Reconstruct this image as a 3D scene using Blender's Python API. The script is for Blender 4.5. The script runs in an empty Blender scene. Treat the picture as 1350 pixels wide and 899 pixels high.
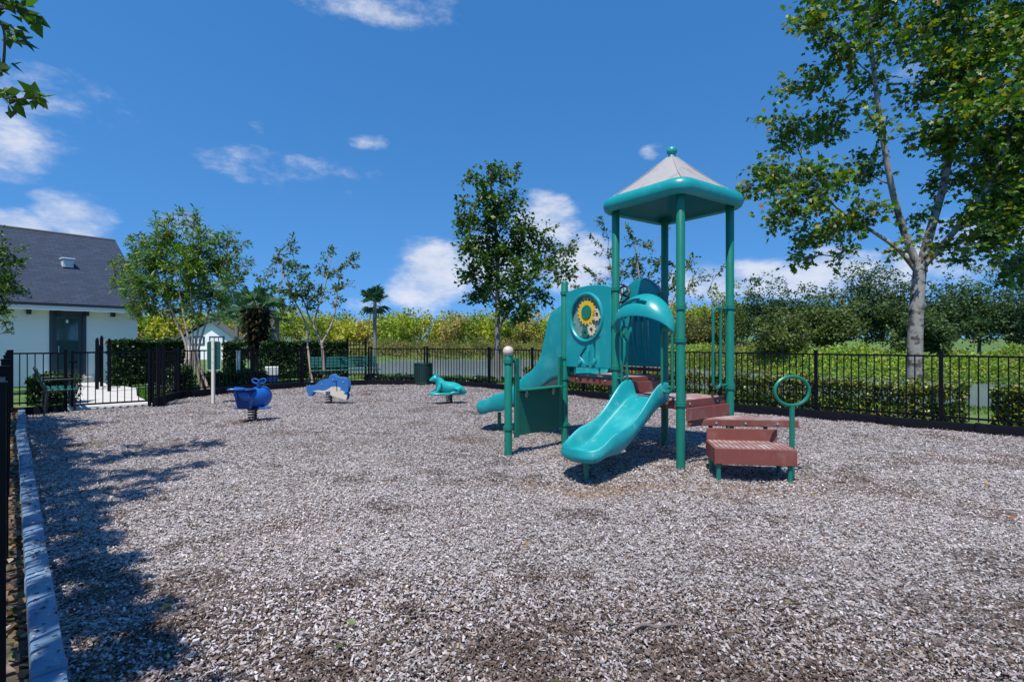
import bpy, bmesh, math, random
import numpy as np
from mathutils import Vector, Matrix, noise as mnoise

R = math.radians
random.seed(7)
rng = np.random.default_rng(11)
scene = bpy.context.scene
COL = scene.collection

# ------------------------------------------------------------------ camera
F = 690.0          # focal length in photo pixels (1350 wide)
CAMH = 1.40
cam_d = bpy.data.cameras.new("camera")
cam_d.sensor_width = 36.0
cam_d.lens = F / 1350.0 * 36.0
cam_d.shift_y = 1.5 / 1350.0
cam_d.clip_start = 0.05
cam_d.clip_end = 2000.0
cam = bpy.data.objects.new("camera", cam_d)
COL.objects.link(cam)
cam.location = (0, 0, CAMH)
cam.rotation_euler = (R(90), 0, 0)
scene.camera = cam

# ------------------------------------------------------------------ light
SUN_EL = 65.0
SUN_AZ = (-0.33, -0.944)                 # horizontal direction towards the sun (from the left, a little behind)
n_ = math.hypot(*SUN_AZ)
SUN_AZ = (SUN_AZ[0] / n_, SUN_AZ[1] / n_)
sd = bpy.data.lights.new("sun", 'SUN')
sd.energy = 3.45
sd.angle = R(0.6)
sd.color = (1.0, 0.945, 0.86)
sun = bpy.data.objects.new("sun", sd)
COL.objects.link(sun)
to_sun = Vector((SUN_AZ[0] * math.cos(R(SUN_EL)), SUN_AZ[1] * math.cos(R(SUN_EL)), math.sin(R(SUN_EL))))
sun.rotation_euler = to_sun.to_track_quat('Z', 'Y').to_euler()
sun.location = (-6, -6, 12)

scene.view_settings.view_transform = 'Standard'
scene.view_settings.look = 'None'
scene.view_settings.gamma = 1.0
scene.view_settings.use_curve_mapping = False
scene.view_settings.exposure = 0.75
scene.render.engine = 'CYCLES'
scene.cycles.use_denoising = True
scene.cycles.max_bounces = 6
scene.cycles.diffuse_bounces = 3
scene.cycles.transparent_max_bounces = 6


# ------------------------------------------------------------------ node helpers
def nd(nt, t, **kw):
    n = nt.nodes.new(t)
    for k, v in kw.items():
        setattr(n, k, v)
    return n


def sock(nt, a, s):
    if hasattr(a, 'links') or isinstance(a, bpy.types.NodeSocket):
        nt.links.new(a, s)
    else:
        s.default_value = a


def mth(nt, op, a, b=0.0, c=None, clamp=False):
    n = nd(nt, 'ShaderNodeMath', operation=op, use_clamp=clamp)
    sock(nt, a, n.inputs[0]); sock(nt, b, n.inputs[1])
    if c is not None:
        sock(nt, c, n.inputs[2])
    return n.outputs[0]


def sstep(nt, v, lo, hi):
    n = nd(nt, 'ShaderNodeMapRange', interpolation_type='SMOOTHSTEP')
    sock(nt, v, n.inputs[0]); n.inputs[1].default_value = lo; n.inputs[2].default_value = hi
    return n.outputs[0]


def mixc(nt, fac, a, b, mode='MIX'):
    n = nd(nt, 'ShaderNodeMix', data_type='RGBA', blend_type=mode)
    sock(nt, fac, n.inputs[0])
    sock(nt, a if not isinstance(a, tuple) else (*a[:3], 1), n.inputs[6])
    sock(nt, b if not isinstance(b, tuple) else (*b[:3], 1), n.inputs[7])
    return n.outputs[2]


# ------------------------------------------------------------------ sky
world = bpy.data.worlds.new("World")
scene.world = world
world.use_nodes = True
nt = world.node_tree
nt.nodes.clear()
sky = nd(nt, 'ShaderNodeTexSky', sky_type='NISHITA')
sky.sun_disc = False
sky.sun_elevation = R(SUN_EL)
sky.sun_rotation = math.atan2(SUN_AZ[0], SUN_AZ[1])
sky.altitude = 0.0
sky.air_density = 1.0
sky.dust_density = 0.0
sky.ozone_density = 2.6
tc = nd(nt, 'ShaderNodeTexCoord')
va = nd(nt, 'ShaderNodeVectorMath', operation='ADD'); va.inputs[1].default_value = (0, 0, 0.26)
vn = nd(nt, 'ShaderNodeVectorMath', operation='NORMALIZE')
nt.links.new(tc.outputs['Generated'], va.inputs[0]); nt.links.new(va.outputs[0], vn.inputs[0]); nt.links.new(vn.outputs[0], sky.inputs['Vector'])
sx = nd(nt, 'ShaderNodeSeparateXYZ')
nt.links.new(tc.outputs['Generated'], sx.inputs[0])
az = mth(nt, 'ARCTAN2', sx.outputs[0], sx.outputs[1])
el = mth(nt, 'ARCSINE', sx.outputs[2])
cmb = nd(nt, 'ShaderNodeCombineXYZ')
nt.links.new(az, cmb.inputs[0]); nt.links.new(mth(nt, 'MULTIPLY', el, 1.9), cmb.inputs[1])
nz = nd(nt, 'ShaderNodeTexNoise'); nz.inputs['Scale'].default_value = 11.0; nz.inputs['Detail'].default_value = 9.0
nz.inputs['Roughness'].default_value = 0.62
nt.links.new(cmb.outputs[0], nz.inputs['Vector'])
nw = nd(nt, 'ShaderNodeTexNoise'); nw.inputs['Scale'].default_value = 5.0; nw.inputs['Detail'].default_value = 3.0
nt.links.new(cmb.outputs[0], nw.inputs['Vector'])


def azel(x, y):
    dx, dz = (x - 675) / F, (451 - y) / F
    return math.atan2(dx, 1.0), math.asin(dz / math.sqrt(1 + dx * dx + dz * dz))


# clouds: photo px centre, half sizes, thickness
CLOUDS = [(478, 4, 170, 40, 0.58), (60, 125, 150, 50, 0.48), (20, 190, 110, 60, 0.62), (95, 288, 85, 42, 0.95),
          (20, 305, 80, 30, 1.0), (385, 228, 170, 40, 0.38), (340, 168, 24, 13, 0.50), (492, 186, 36, 15, 0.50),
          (868, 195, 24, 14, 0.42), (570, 365, 75, 62, 1.1), (650, 350, 80, 60, 1.0), (715, 300, 62, 60, 1.0), (760, 350, 70, 55, 1.0),
          (1040, 366, 160, 42, 1.1), (930, 375, 90, 36, 0.95), (820, 400, 90, 40, 0.8), (1190, 90, 60, 30, 0.5),
          (450, 158, 26, 10, 0.3), (500, 400, 60, 30, 0.4), (1250, 330, 120, 60, 0.8), (1180, 375, 90, 30, 0.9), (255, 300, 60, 28, 0.45)]
dens = None
wx = mth(nt, 'MULTIPLY', mth(nt, 'SUBTRACT', nw.outputs[0], 0.5), 0.10)
azw = mth(nt, 'ADD', az, wx)
elw = mth(nt, 'ADD', el, mth(nt, 'MULTIPLY', wx, 0.5))
for (cx, cy, rx, ry, d) in CLOUDS:
    a0, e0 = azel(cx, cy)
    a1, _ = azel(cx + rx, cy); a2, _ = azel(cx - rx, cy)
    _, e1 = azel(cx, cy - ry); _, e2 = azel(cx, cy + ry)
    ra, re = (a1 - a2) / 2, (e1 - e2) / 2
    da = mth(nt, 'MULTIPLY', mth(nt, 'SUBTRACT', azw, a0), 1 / ra)
    de = mth(nt, 'MULTIPLY', mth(nt, 'SUBTRACT', elw, e0), 1 / re)
    r2 = mth(nt, 'ADD', mth(nt, 'MULTIPLY', da, da), mth(nt, 'MULTIPLY', de, de))
    v = mth(nt, 'MULTIPLY', mth(nt, 'SUBTRACT', 1.0, r2, clamp=True), d)
    dens = v if dens is None else mth(nt, 'MAXIMUM', dens, v)
# the rest of the sky carries the same loose fair-weather clouds, low and scattered
n3 = nd(nt, 'ShaderNodeTexNoise'); n3.inputs['Scale'].default_value = 2.6; n3.inputs['Detail'].default_value = 2.0
nt.links.new(cmb.outputs[0], n3.inputs['Vector'])
side = sstep(nt, mth(nt, 'ABSOLUTE', az), 0.86, 1.15)
wide = mth(nt, 'MULTIPLY', sstep(nt, n3.outputs[0], 0.54, 0.72), mth(nt, 'MULTIPLY', side, 0.9))
dens = mth(nt, 'MAXIMUM', dens, wide)
cl = mth(nt, 'ADD', mth(nt, 'MULTIPLY', dens, 1.25), mth(nt, 'MULTIPLY', mth(nt, 'SUBTRACT', nz.outputs[0], 0.5), 2.3))
cl = mth(nt, 'MULTIPLY', sstep(nt, cl, 0.26, 1.35), sstep(nt, dens, 0.0, 0.22))
cl = mth(nt, 'MULTIPLY', cl, sstep(nt, el, -0.01, 0.01))
ccol = mixc(nt, sstep(nt, nz.outputs[0], 0.35, 0.7), (3.0, 3.4, 4.3), (4.3, 4.4, 4.75))
hs_ = nd(nt, 'ShaderNodeHueSaturation'); hs_.inputs['Saturation'].default_value = 1.30
nt.links.new(sky.outputs[0], hs_.inputs['Color'])
skyc = mixc(nt, mth(nt, 'MULTIPLY', cl, 0.82), hs_.outputs[0], ccol)
bg = nd(nt, 'ShaderNodeBackground'); bg.inputs[1].default_value = 0.118
nt.links.new(skyc, bg.inputs[0])
wo = nd(nt, 'ShaderNodeOutputWorld')
nt.links.new(bg.outputs[0], wo.inputs[0])


# ------------------------------------------------------------------ materials
def newmat(name):
    m = bpy.data.materials.new(name)
    m.use_nodes = True
    return m, m.node_tree, m.node_tree.nodes['Principled BSDF']


def mat(name, col, rough=0.5, var=0.15, scale=6.0, bump=0.0, bscale=60.0, metal=0.0, spec=0.5, scuff=None, dirt=None, dscale=3.0, dlo=0.55, dhi=0.75, coat=0.0):
    m, t, b = newmat(name)
    g = nd(t, 'ShaderNodeTexCoord')
    n = nd(t, 'ShaderNodeTexNoise'); n.inputs['Scale'].default_value = scale; n.inputs['Detail'].default_value = 6
    t.links.new(g.outputs['Object'], n.inputs['Vector'])
    lo = tuple(c * (1 - var) for c in col); hi = tuple(min(1, c * (1 + var)) for c in col)
    c = mixc(t, n.outputs[0], lo, hi)
    if dirt:
        n2 = nd(t, 'ShaderNodeTexNoise'); n2.inputs['Scale'].default_value = dscale; n2.inputs['Detail'].default_value = 8
        n2.inputs['Roughness'].default_value = 0.65
        t.links.new(g.outputs['Object'], n2.inputs['Vector'])
        c = mixc(t, sstep(t, n2.outputs[0], dlo, dhi), c, dirt)
    if scuff:
        mp_ = nd(t, 'ShaderNodeMapping'); mp_.inputs['Scale'].default_value = (9, 9, 2.5); mp_.inputs['Rotation'].default_value = (.5, .3, .6)
        t.links.new(g.outputs['Object'], mp_.inputs[0])
        n4 = nd(t, 'ShaderNodeTexNoise'); n4.inputs['Scale'].default_value = 1.6; n4.inputs['Detail'].default_value = 12; n4.inputs['Roughness'].default_value = 0.75
        t.links.new(mp_.outputs[0], n4.inputs['Vector'])
        c = mixc(t, mth(t, 'MULTIPLY', sstep(t, n4.outputs[0], 0.55, 0.72), 0.5), c, scuff)
        n5 = nd(t, 'ShaderNodeTexNoise'); n5.inputs['Scale'].default_value = 4.5; n5.inputs['Detail'].default_value = 10; n5.inputs['Roughness'].default_value = 0.7
        t.links.new(g.outputs['Object'], n5.inputs['Vector'])
        c = mixc(t, mth(t, 'MULTIPLY', sstep(t, n5.outputs[0], 0.58, 0.75), 0.35), c, (.10, .12, .10))
    t.links.new(c, b.inputs['Base Color'])
    rr = nd(t, 'ShaderNodeMapRange'); t.links.new(n.outputs[0], rr.inputs[0])
    rr.inputs[3].default_value = max(0.03, rough - 0.1); rr.inputs[4].default_value = min(1, rough + 0.1)
    t.links.new(rr.outputs[0], b.inputs['Roughness'])
    b.inputs['Metallic'].default_value = metal
    b.inputs['Specular IOR Level'].default_value = spec
    b.inputs['Coat Weight'].default_value = coat
    if bump:
        n3 = nd(t, 'ShaderNodeTexNoise'); n3.inputs['Scale'].default_value = bscale; n3.inputs['Detail'].default_value = 4
        t.links.new(g.outputs['Object'], n3.inputs['Vector'])
        bp = nd(t, 'ShaderNodeBump'); bp.inputs['Strength'].default_value = bump; bp.inputs['Distance'].default_value = 0.01
        t.links.new(n3.outputs[0], bp.inputs['Height']); t.links.new(bp.outputs[0], b.inputs['Normal'])
    return m


def leafmat(name, trans=0.35, rough=0.45):
    m, t, b = newmat(name)
    a = nd(t, 'ShaderNodeAttribute', attribute_name='col')
    t.links.new(a.outputs['Color'], b.inputs['Base Color'])
    b.inputs['Roughness'].default_value = rough
    b.inputs['Specular IOR Level'].default_value = 0.4
    tr = nd(t, 'ShaderNodeBsdfTranslucent')
    hs = nd(t, 'ShaderNodeHueSaturation'); hs.inputs['Saturation'].default_value = 1.15; hs.inputs['Value'].default_value = 1.3
    t.links.new(a.outputs['Color'], hs.inputs['Color']); t.links.new(hs.outputs[0], tr.inputs[0])
    mx = nd(t, 'ShaderNodeMixShader'); mx.inputs[0].default_value = trans
    t.links.new(b.outputs[0], mx.inputs[1]); t.links.new(tr.outputs[0], mx.inputs[2])
    t.links.new(mx.outputs[0], t.nodes['Material Output'].inputs[0])
    return m


M = {}
M['teal'] = mat('teal_plastic', (0.006, 0.27, 0.285), 0.36, 0.10, 3.0, 0.04, 220, dirt=(0.04, 0.35, 0.36), dscale=2.5, dlo=.5, dhi=.85, scuff=(.16, .42, .42))
M['teal_slide'] = mat('worn_teal_plastic', (0.006, 0.27, 0.285), 0.38, 0.12, 3.0, 0.05, 200, dirt=(0.06, 0.38, 0.38), dscale=3, dlo=.45, dhi=.8, scuff=(.33, .50, .48))
M['teal_shade'] = mat('shaded_teal_plastic', (0.008, 0.19, 0.25), 0.35, 0.12, 3.0, 0.03, 200)  # teal darkened to carry the shade under the roof and on the bubble
M['teal_rider'] = mat('teal_rider_plastic', (0.012, 0.34, 0.33), 0.3, 0.1, 4, 0.03, 200, dirt=(0.1, 0.5, 0.45))
M['post'] = mat('green_powder_coat', (0.006, 0.165, 0.112), 0.38, 0.10, 8, 0.03, 300, dirt=(0.02, 0.2, 0.15), dscale=4, dlo=.6, dhi=.85, scuff=(.04, .23, .17))
M['counter'] = mat('dark_green_sheet', (0.004, 0.125, 0.085), 0.5, 0.12, 5, 0.02, 150)
M['brown'] = mat('maroon_coated_steel', (0.195, 0.052, 0.038), 0.62, 0.16, 7, 0.12, 260, dirt=(0.27, 0.15, 0.13), dscale=3.5, dlo=.5, dhi=.8, scuff=(.30, .14, .11))
M['brown_top'] = mat('lit_maroon_decking', (0.28, 0.15, 0.135), 0.62, 0.2, 9, 0.25, 180, dirt=(0.42, 0.36, 0.34), dscale=5, dlo=.42, dhi=.68)  # maroon made paler to carry the light reflected off deck and step tops
M['roofgrey'] = mat('grey_roof_panel', (0.34, 0.32, 0.31), 0.6, 0.08, 4, 0.03, 120, dirt=(0.26, 0.235, 0.215), dscale=4, dlo=.5, dhi=.72)
M['bolt'] = mat('bolt_steel', (0.62, 0.6, 0.58), 0.35, 0.1, 30, metal=0.7)
M['yellow'] = mat('yellow_plastic', (0.72, 0.46, 0.02), 0.4, 0.1, 20)
M['cream'] = mat('cream_plastic', (0.62, 0.52, 0.36), 0.45, 0.1, 20)
M['ballcream'] = mat('cream_ball_cap', (0.55, 0.44, 0.36), 0.5, 0.1, 20)
M['pane'] = mat('scuffed_clear_panel', (0.17, 0.27, 0.235), 0.2, 0.3, 12)
M['black_rubber'] = mat('black_rubber', (0.018, 0.018, 0.024), 0.5, 0.2, 20)
M['fence'] = mat('black_powder_coated_aluminium', (0.004, 0.004, 0.007), 0.42, 0.25, 12, 0.05, 200, spec=0.15)
M['timber'] = mat('black_border_timber', (0.005, 0.0055, 0.009), 0.6, 0.25, 8, 0.15, 90, spec=0.08, dirt=(0.014, 0.014, 0.018), dscale=6)
M['timber_l'] = mat('sky_tinted_border_timber', (0.13, 0.215, 0.32), 0.4, 0.25, 5, 0.22, 70, dirt=(0.18, 0.27, 0.37), dscale=5, dlo=.45, dhi=.7, scuff=(.30, .33, .36))  # grey plastic with the sky's blue reflection put into its base colour
M['blue'] = mat('blue_plastic', (0.010, 0.10, 0.38), 0.33, 0.12, 6, 0.03, 200)
M['blue_d'] = mat('deep_blue_sheet', (0.006, 0.03, 0.14), 0.4, 0.12, 6)
M['bluegrey'] = mat('blue_sheet_plastic', (0.03, 0.14, 0.38), 0.42, 0.15, 6, 0.03, 150)
M['creambelly'] = mat('cream_sheet_plastic', (0.62, 0.55, 0.42), 0.45, 0.1, 9, dirt=(0.45, 0.4, 0.3), dscale=8)
M['stucco'] = mat('white_stucco', (0.86, 0.86, 0.85), 0.85, 0.03, 3, 0.25, 90)
M['trimwhite'] = mat('white_trim', (0.78, 0.78, 0.76), 0.6, 0.04, 8)
M['darkwood'] = mat('dark_bracket', (0.02, 0.022, 0.025), 0.6, 0.2, 8)
M['doorframe'] = mat('slate_door_frame', (0.035, 0.06, 0.085), 0.4, 0.12, 5)
M['concrete'] = mat('pale_concrete', (0.52, 0.50, 0.47), 0.85, 0.12, 3, 0.2, 120, dirt=(0.36, 0.34, 0.31), dscale=2.2)
M['signgreen'] = mat('green_sign_board', (0.01, 0.07, 0.055), 0.45, 0.1, 6)
M['signpost'] = mat('cream_sign_post', (0.68, 0.64, 0.52), 0.5, 0.06, 9)
M['benchgreen'] = mat('green_coated_bench', (0.008, 0.10, 0.085), 0.45, 0.15, 7)
M['canlgreen'] = mat('dark_green_can', (0.006, 0.035, 0.03), 0.5, 0.15, 7)
M['bark_pale'] = mat('pale_bark', (0.27, 0.255, 0.235), 0.9, 0.3, 9, 0.7, 40, dirt=(0.06, 0.055, 0.045), dscale=5, dlo=.47, dhi=.60)
M['bark_grey'] = mat('grey_bark', (0.20, 0.18, 0.16), 0.9, 0.3, 10, 0.6, 50)
M['bark_myrtle'] = mat('smooth_tan_bark', (0.36, 0.27, 0.22), 0.8, 0.25, 8, 0.3, 30)
M['bark_dark'] = mat('dark_bark', (0.09, 0.075, 0.06), 0.9, 0.3, 10, 0.6, 50)
M['thatch'] = mat('palm_thatch', (0.06, 0.05, 0.03), 0.95, 0.4, 14, 0.9, 30)
M['vent'] = mat('white_metal_vent', (0.6, 0.62, 0.62), 0.5, 0.08, 9)
M['seam'] = mat('seam_dark', (0.10, 0.095, 0.09), 0.7, 0.1, 9)
M['wood_stick'] = mat('weathered_stick', (0.16, 0.13, 0.115), 0.9, 0.35, 25, 0.5, 80)
M['leaf'] = leafmat('leaf')
M['leaf_gloss'] = leafmat('hedge_leaf', 0.2, 0.38)
M['farleaf'] = leafmat('far_leaf', 0.38, 0.6)
M['grass'] = leafmat('grass_blade', 0.4, 0.6)


def glass_mat():
    m, t, b = newmat('dark_door_glass')
    b.inputs['Base Color'].default_value = (0.03, 0.075, 0.085, 1)
    b.inputs['Roughness'].default_value = 0.06
    b.inputs['Specular IOR Level'].default_value = 0.9
    return m


M['glass'] = glass_mat()


def shingle_mat():
    m, t, b = newmat('charcoal_shingles')
    g = nd(t, 'ShaderNodeTexCoord')
    br = nd(t, 'ShaderNodeTexBrick')
    t.links.new(g.outputs['UV'], br.inputs['Vector'])
    br.inputs['Scale'].default_value = 1.0
    br.inputs['Brick Width'].default_value = 0.30; br.inputs['Row Height'].default_value = 0.14
    br.inputs['Mortar Size'].default_value = 0.012; br.inputs['Bias'].default_value = 0.0
    br.inputs['Color1'].default_value = (0.012, 0.020, 0.034, 1)
    br.inputs['Color2'].default_value = (0.033, 0.054, 0.098, 1)
    br.inputs['Mortar'].default_value = (0.014, 0.014, 0.018, 1)
    n = nd(t, 'ShaderNodeTexNoise'); n.inputs['Scale'].default_value = 1.1; n.inputs['Detail'].default_value = 5
    t.links.new(g.outputs['UV'], n.inputs['Vector'])
    c = mixc(t, n.outputs[0], br.outputs[0], (0.022, 0.038, 0.072))
    t.links.new(c, b.inputs['Base Color'])
    b.inputs['Roughness'].default_value = 0.9
    bp = nd(t, 'ShaderNodeBump'); bp.inputs['Distance'].default_value = 0.015; bp.inputs['Strength'].default_value = 0.8
    t.links.new(br.outputs['Fac'], bp.inputs['Height']); bp.invert = True
    t.links.new(bp.outputs[0], b.inputs['Normal'])
    return m


M['shingle'] = shingle_mat()


def mulch_mat():
    m, t, b = newmat('wood_mulch')
    g = nd(t, 'ShaderNodeTexCoord')
    v = nd(t, 'ShaderNodeTexVoronoi'); v.inputs['Scale'].default_value = 38.0
    v.inputs['Randomness'].default_value = 1.0
    mp = nd(t, 'ShaderNodeMapping'); mp.inputs['Scale'].default_value = (1, 1, 1)
    n0 = nd(t, 'ShaderNodeTexNoise'); n0.inputs['Scale'].default_value = 30; n0.inputs['Detail'].default_value = 3
    t.links.new(g.outputs['Object'], n0.inputs['Vector'])
    add = nd(t, 'ShaderNodeVectorMath', operation='MULTIPLY_ADD')
    t.links.new(n0.outputs['Color'], add.inputs[0]); add.inputs[1].default_value = (0.05, 0.05, 0.05)
    t.links.new(g.outputs['Object'], add.inputs[2])
    t.links.new(add.outputs[0], v.inputs['Vector'])
    wn = nd(t, 'ShaderNodeTexWhiteNoise'); t.links.new(v.outputs['Position'], wn.inputs['Vector'])
    cr = nd(t, 'ShaderNodeValToRGB')
    el_ = cr.color_ramp.elements
    el_[0].position = 0.0; el_[0].color = (0.03, 0.022, 0.018, 1)
    el_[1].position = 1.0; el_[1].color = (0.52, 0.49, 0.49, 1)
    for p, c in ((0.2, (0.10, 0.072, 0.055, 1)), (0.45, (0.26, 0.23, 0.22, 1)), (0.75, (0.42, 0.39, 0.39, 1))):
        e = el_.new(p); e.color = tuple(k * .75 for k in c[:3]) + (1,)
    t.links.new(wn.outputs['Value'], cr.inputs[0])
    big = nd(t, 'ShaderNodeTexNoise'); big.inputs['Scale'].default_value = 0.9; big.inputs['Detail'].default_value = 6
    t.links.new(g.outputs['Object'], big.inputs['Vector'])
    c = mixc(t, sstep(t, big.outputs[0], 0.5, 0.72), cr.outputs[0], (0.10, 0.068, 0.05))
    t.links.new(c, b.inputs['Base Color'])
    b.inputs['Roughness'].default_value = 0.95
    b.inputs['Specular IOR Level'].default_value = 0.15
    bp = nd(t, 'ShaderNodeBump'); bp.inputs['Distance'].default_value = 0.03; bp.inputs['Strength'].default_value = 1.0
    t.links.new(wn.outputs['Value'], bp.inputs['Height']); t.links.new(bp.outputs[0], b.inputs['Normal'])
    return m


M['mulch'] = mulch_mat()


def chip_mat():
    m, t, b = newmat('wood_chip')
    a = nd(t, 'ShaderNodeAttribute', attribute_name='col')
    g = nd(t, 'ShaderNodeTexCoord')
    n = nd(t, 'ShaderNodeTexNoise'); n.inputs['Scale'].default_value = 160; n.inputs['Detail'].default_value = 3
    t.links.new(g.outputs['Object'], n.inputs['Vector'])
    c = mixc(t, mth(t, 'MULTIPLY', n.outputs[0], 0.55), a.outputs['Color'], (0.06, 0.045, 0.038))
    t.links.new(c, b.inputs['Base Color'])
    b.inputs['Roughness'].default_value = 0.85
    b.inputs['Specular IOR Level'].default_value = 0.25
    return m


M['chip'] = chip_mat()


def terrain_mat():
    m, t, b = newmat('grass_ground')
    g = nd(t, 'ShaderNodeTexCoord')
    n = nd(t, 'ShaderNodeTexNoise'); n.inputs['Scale'].default_value = 0.6; n.inputs['Detail'].default_value = 9
    n.inputs['Roughness'].default_value = 0.7
    t.links.new(g.outputs['Object'], n.inputs['Vector'])
    c = mixc(t, sstep(t, n.outputs[0], 0.35, 0.7), (0.065, 0.14, 0.028), (0.17, 0.25, 0.05))
    n2 = nd(t, 'ShaderNodeTexNoise'); n2.inputs['Scale'].default_value = 25; n2.inputs['Detail'].default_value = 4
    t.links.new(g.outputs['Object'], n2.inputs['Vector'])
    c = mixc(t, mth(t, 'MULTIPLY', n2.outputs[0], 0.6), c, (0.03, 0.06, 0.012))
    t.links.new(c, b.inputs['Base Color'])
    b.inputs['Roughness'].default_value = 0.95
    bp = nd(t, 'ShaderNodeBump'); bp.inputs['Distance'].default_value = 0.05; bp.inputs['Strength'].default_value = 0.8
    t.links.new(n2.outputs[0], bp.inputs['Height']); t.links.new(bp.outputs[0], b.inputs['Normal'])
    return m


M['terrain'] = terrain_mat()
M['soil'] = mat('leafy_soil', (0.06, 0.045, 0.03), 0.95, 0.5, 18, 0.9, 40)


def water_mat():
    m, t, b = newmat('pond_water')
    b.inputs['Base Color'].default_value = (0.14, 0.18, 0.22, 1)
    b.inputs['Roughness'].default_value = 0.16
    b.inputs['Specular IOR Level'].default_value = 1.0
    b.inputs['IOR'].default_value = 1.5
    g = nd(t, 'ShaderNodeTexCoord')
    n = nd(t, 'ShaderNodeTexNoise'); n.inputs['Scale'].default_value = 2.2; n.inputs['Detail'].default_value = 4
    mp = nd(t, 'ShaderNodeMapping'); mp.inputs['Scale'].default_value = (0.6, 1.6, 1)
    t.links.new(g.outputs['Object'], mp.inputs[0]); t.links.new(mp.outputs[0], n.inputs['Vector'])
    bp = nd(t, 'ShaderNodeBump'); bp.inputs['Distance'].default_value = 0.08; bp.inputs['Strength'].default_value = 0.25
    t.links.new(n.outputs[0], bp.inputs['Height']); t.links.new(bp.outputs[0], b.inputs['Normal'])
    return m


M['water'] = water_mat()


# ------------------------------------------------------------------ mesh helpers
def px(x, y, Z):
    return Vector(((x - 675) * Z / F, Z, CAMH - (y - 451) * Z / F))


def gp(x, y):
    Z = CAMH * F / (y - 451)
    return Vector(((x - 675) * Z / F, Z, 0))


def tag(o, label=None, cat=None, group=None, kind=None):
    if label: o['label'] = label
    if cat: o['category'] = cat
    if group: o['group'] = group
    if kind: o['kind'] = kind
    return o


def empty(name, loc=(0, 0, 0), label=None, cat=None, group=None, rz=0.0):
    o = bpy.data.objects.new(name, None)
    o.empty_display_size = 0.1
    COL.objects.link(o)
    o.location = loc
    o.rotation_euler = (0, 0, rz)
    tag(o, label, cat, group)
    return o


def link(name, me, material=None, parent=None, smooth=True, ang=35, loc=None, inv=True):
    """link a mesh written in world coordinates; keep it there when parented"""
    o = bpy.data.objects.new(name, me)
    COL.objects.link(o)
    if material is not None and not me.materials:
        me.materials.append(material)
    if smooth and len(me.polygons):
        me.polygons.foreach_set('use_smooth', [True] * len(me.polygons))
        try:
            me.set_sharp_from_angle(angle=R(ang))
        except Exception:
            pass
    if parent is not None:
        o.parent = parent
        if inv:
            o.matrix_parent_inverse = Matrix.LocRotScale(parent.location, parent.rotation_euler, None).inverted() if parent.parent is None else parent_world(parent).inverted()
    if loc is not None:
        o.location = loc
    return o


def parent_world(p):
    m = Matrix.LocRotScale(p.location, p.rotation_euler, p.scale)
    if p.parent is not None:
        m = parent_world(p.parent) @ p.matrix_parent_inverse @ m
    return m


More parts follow.
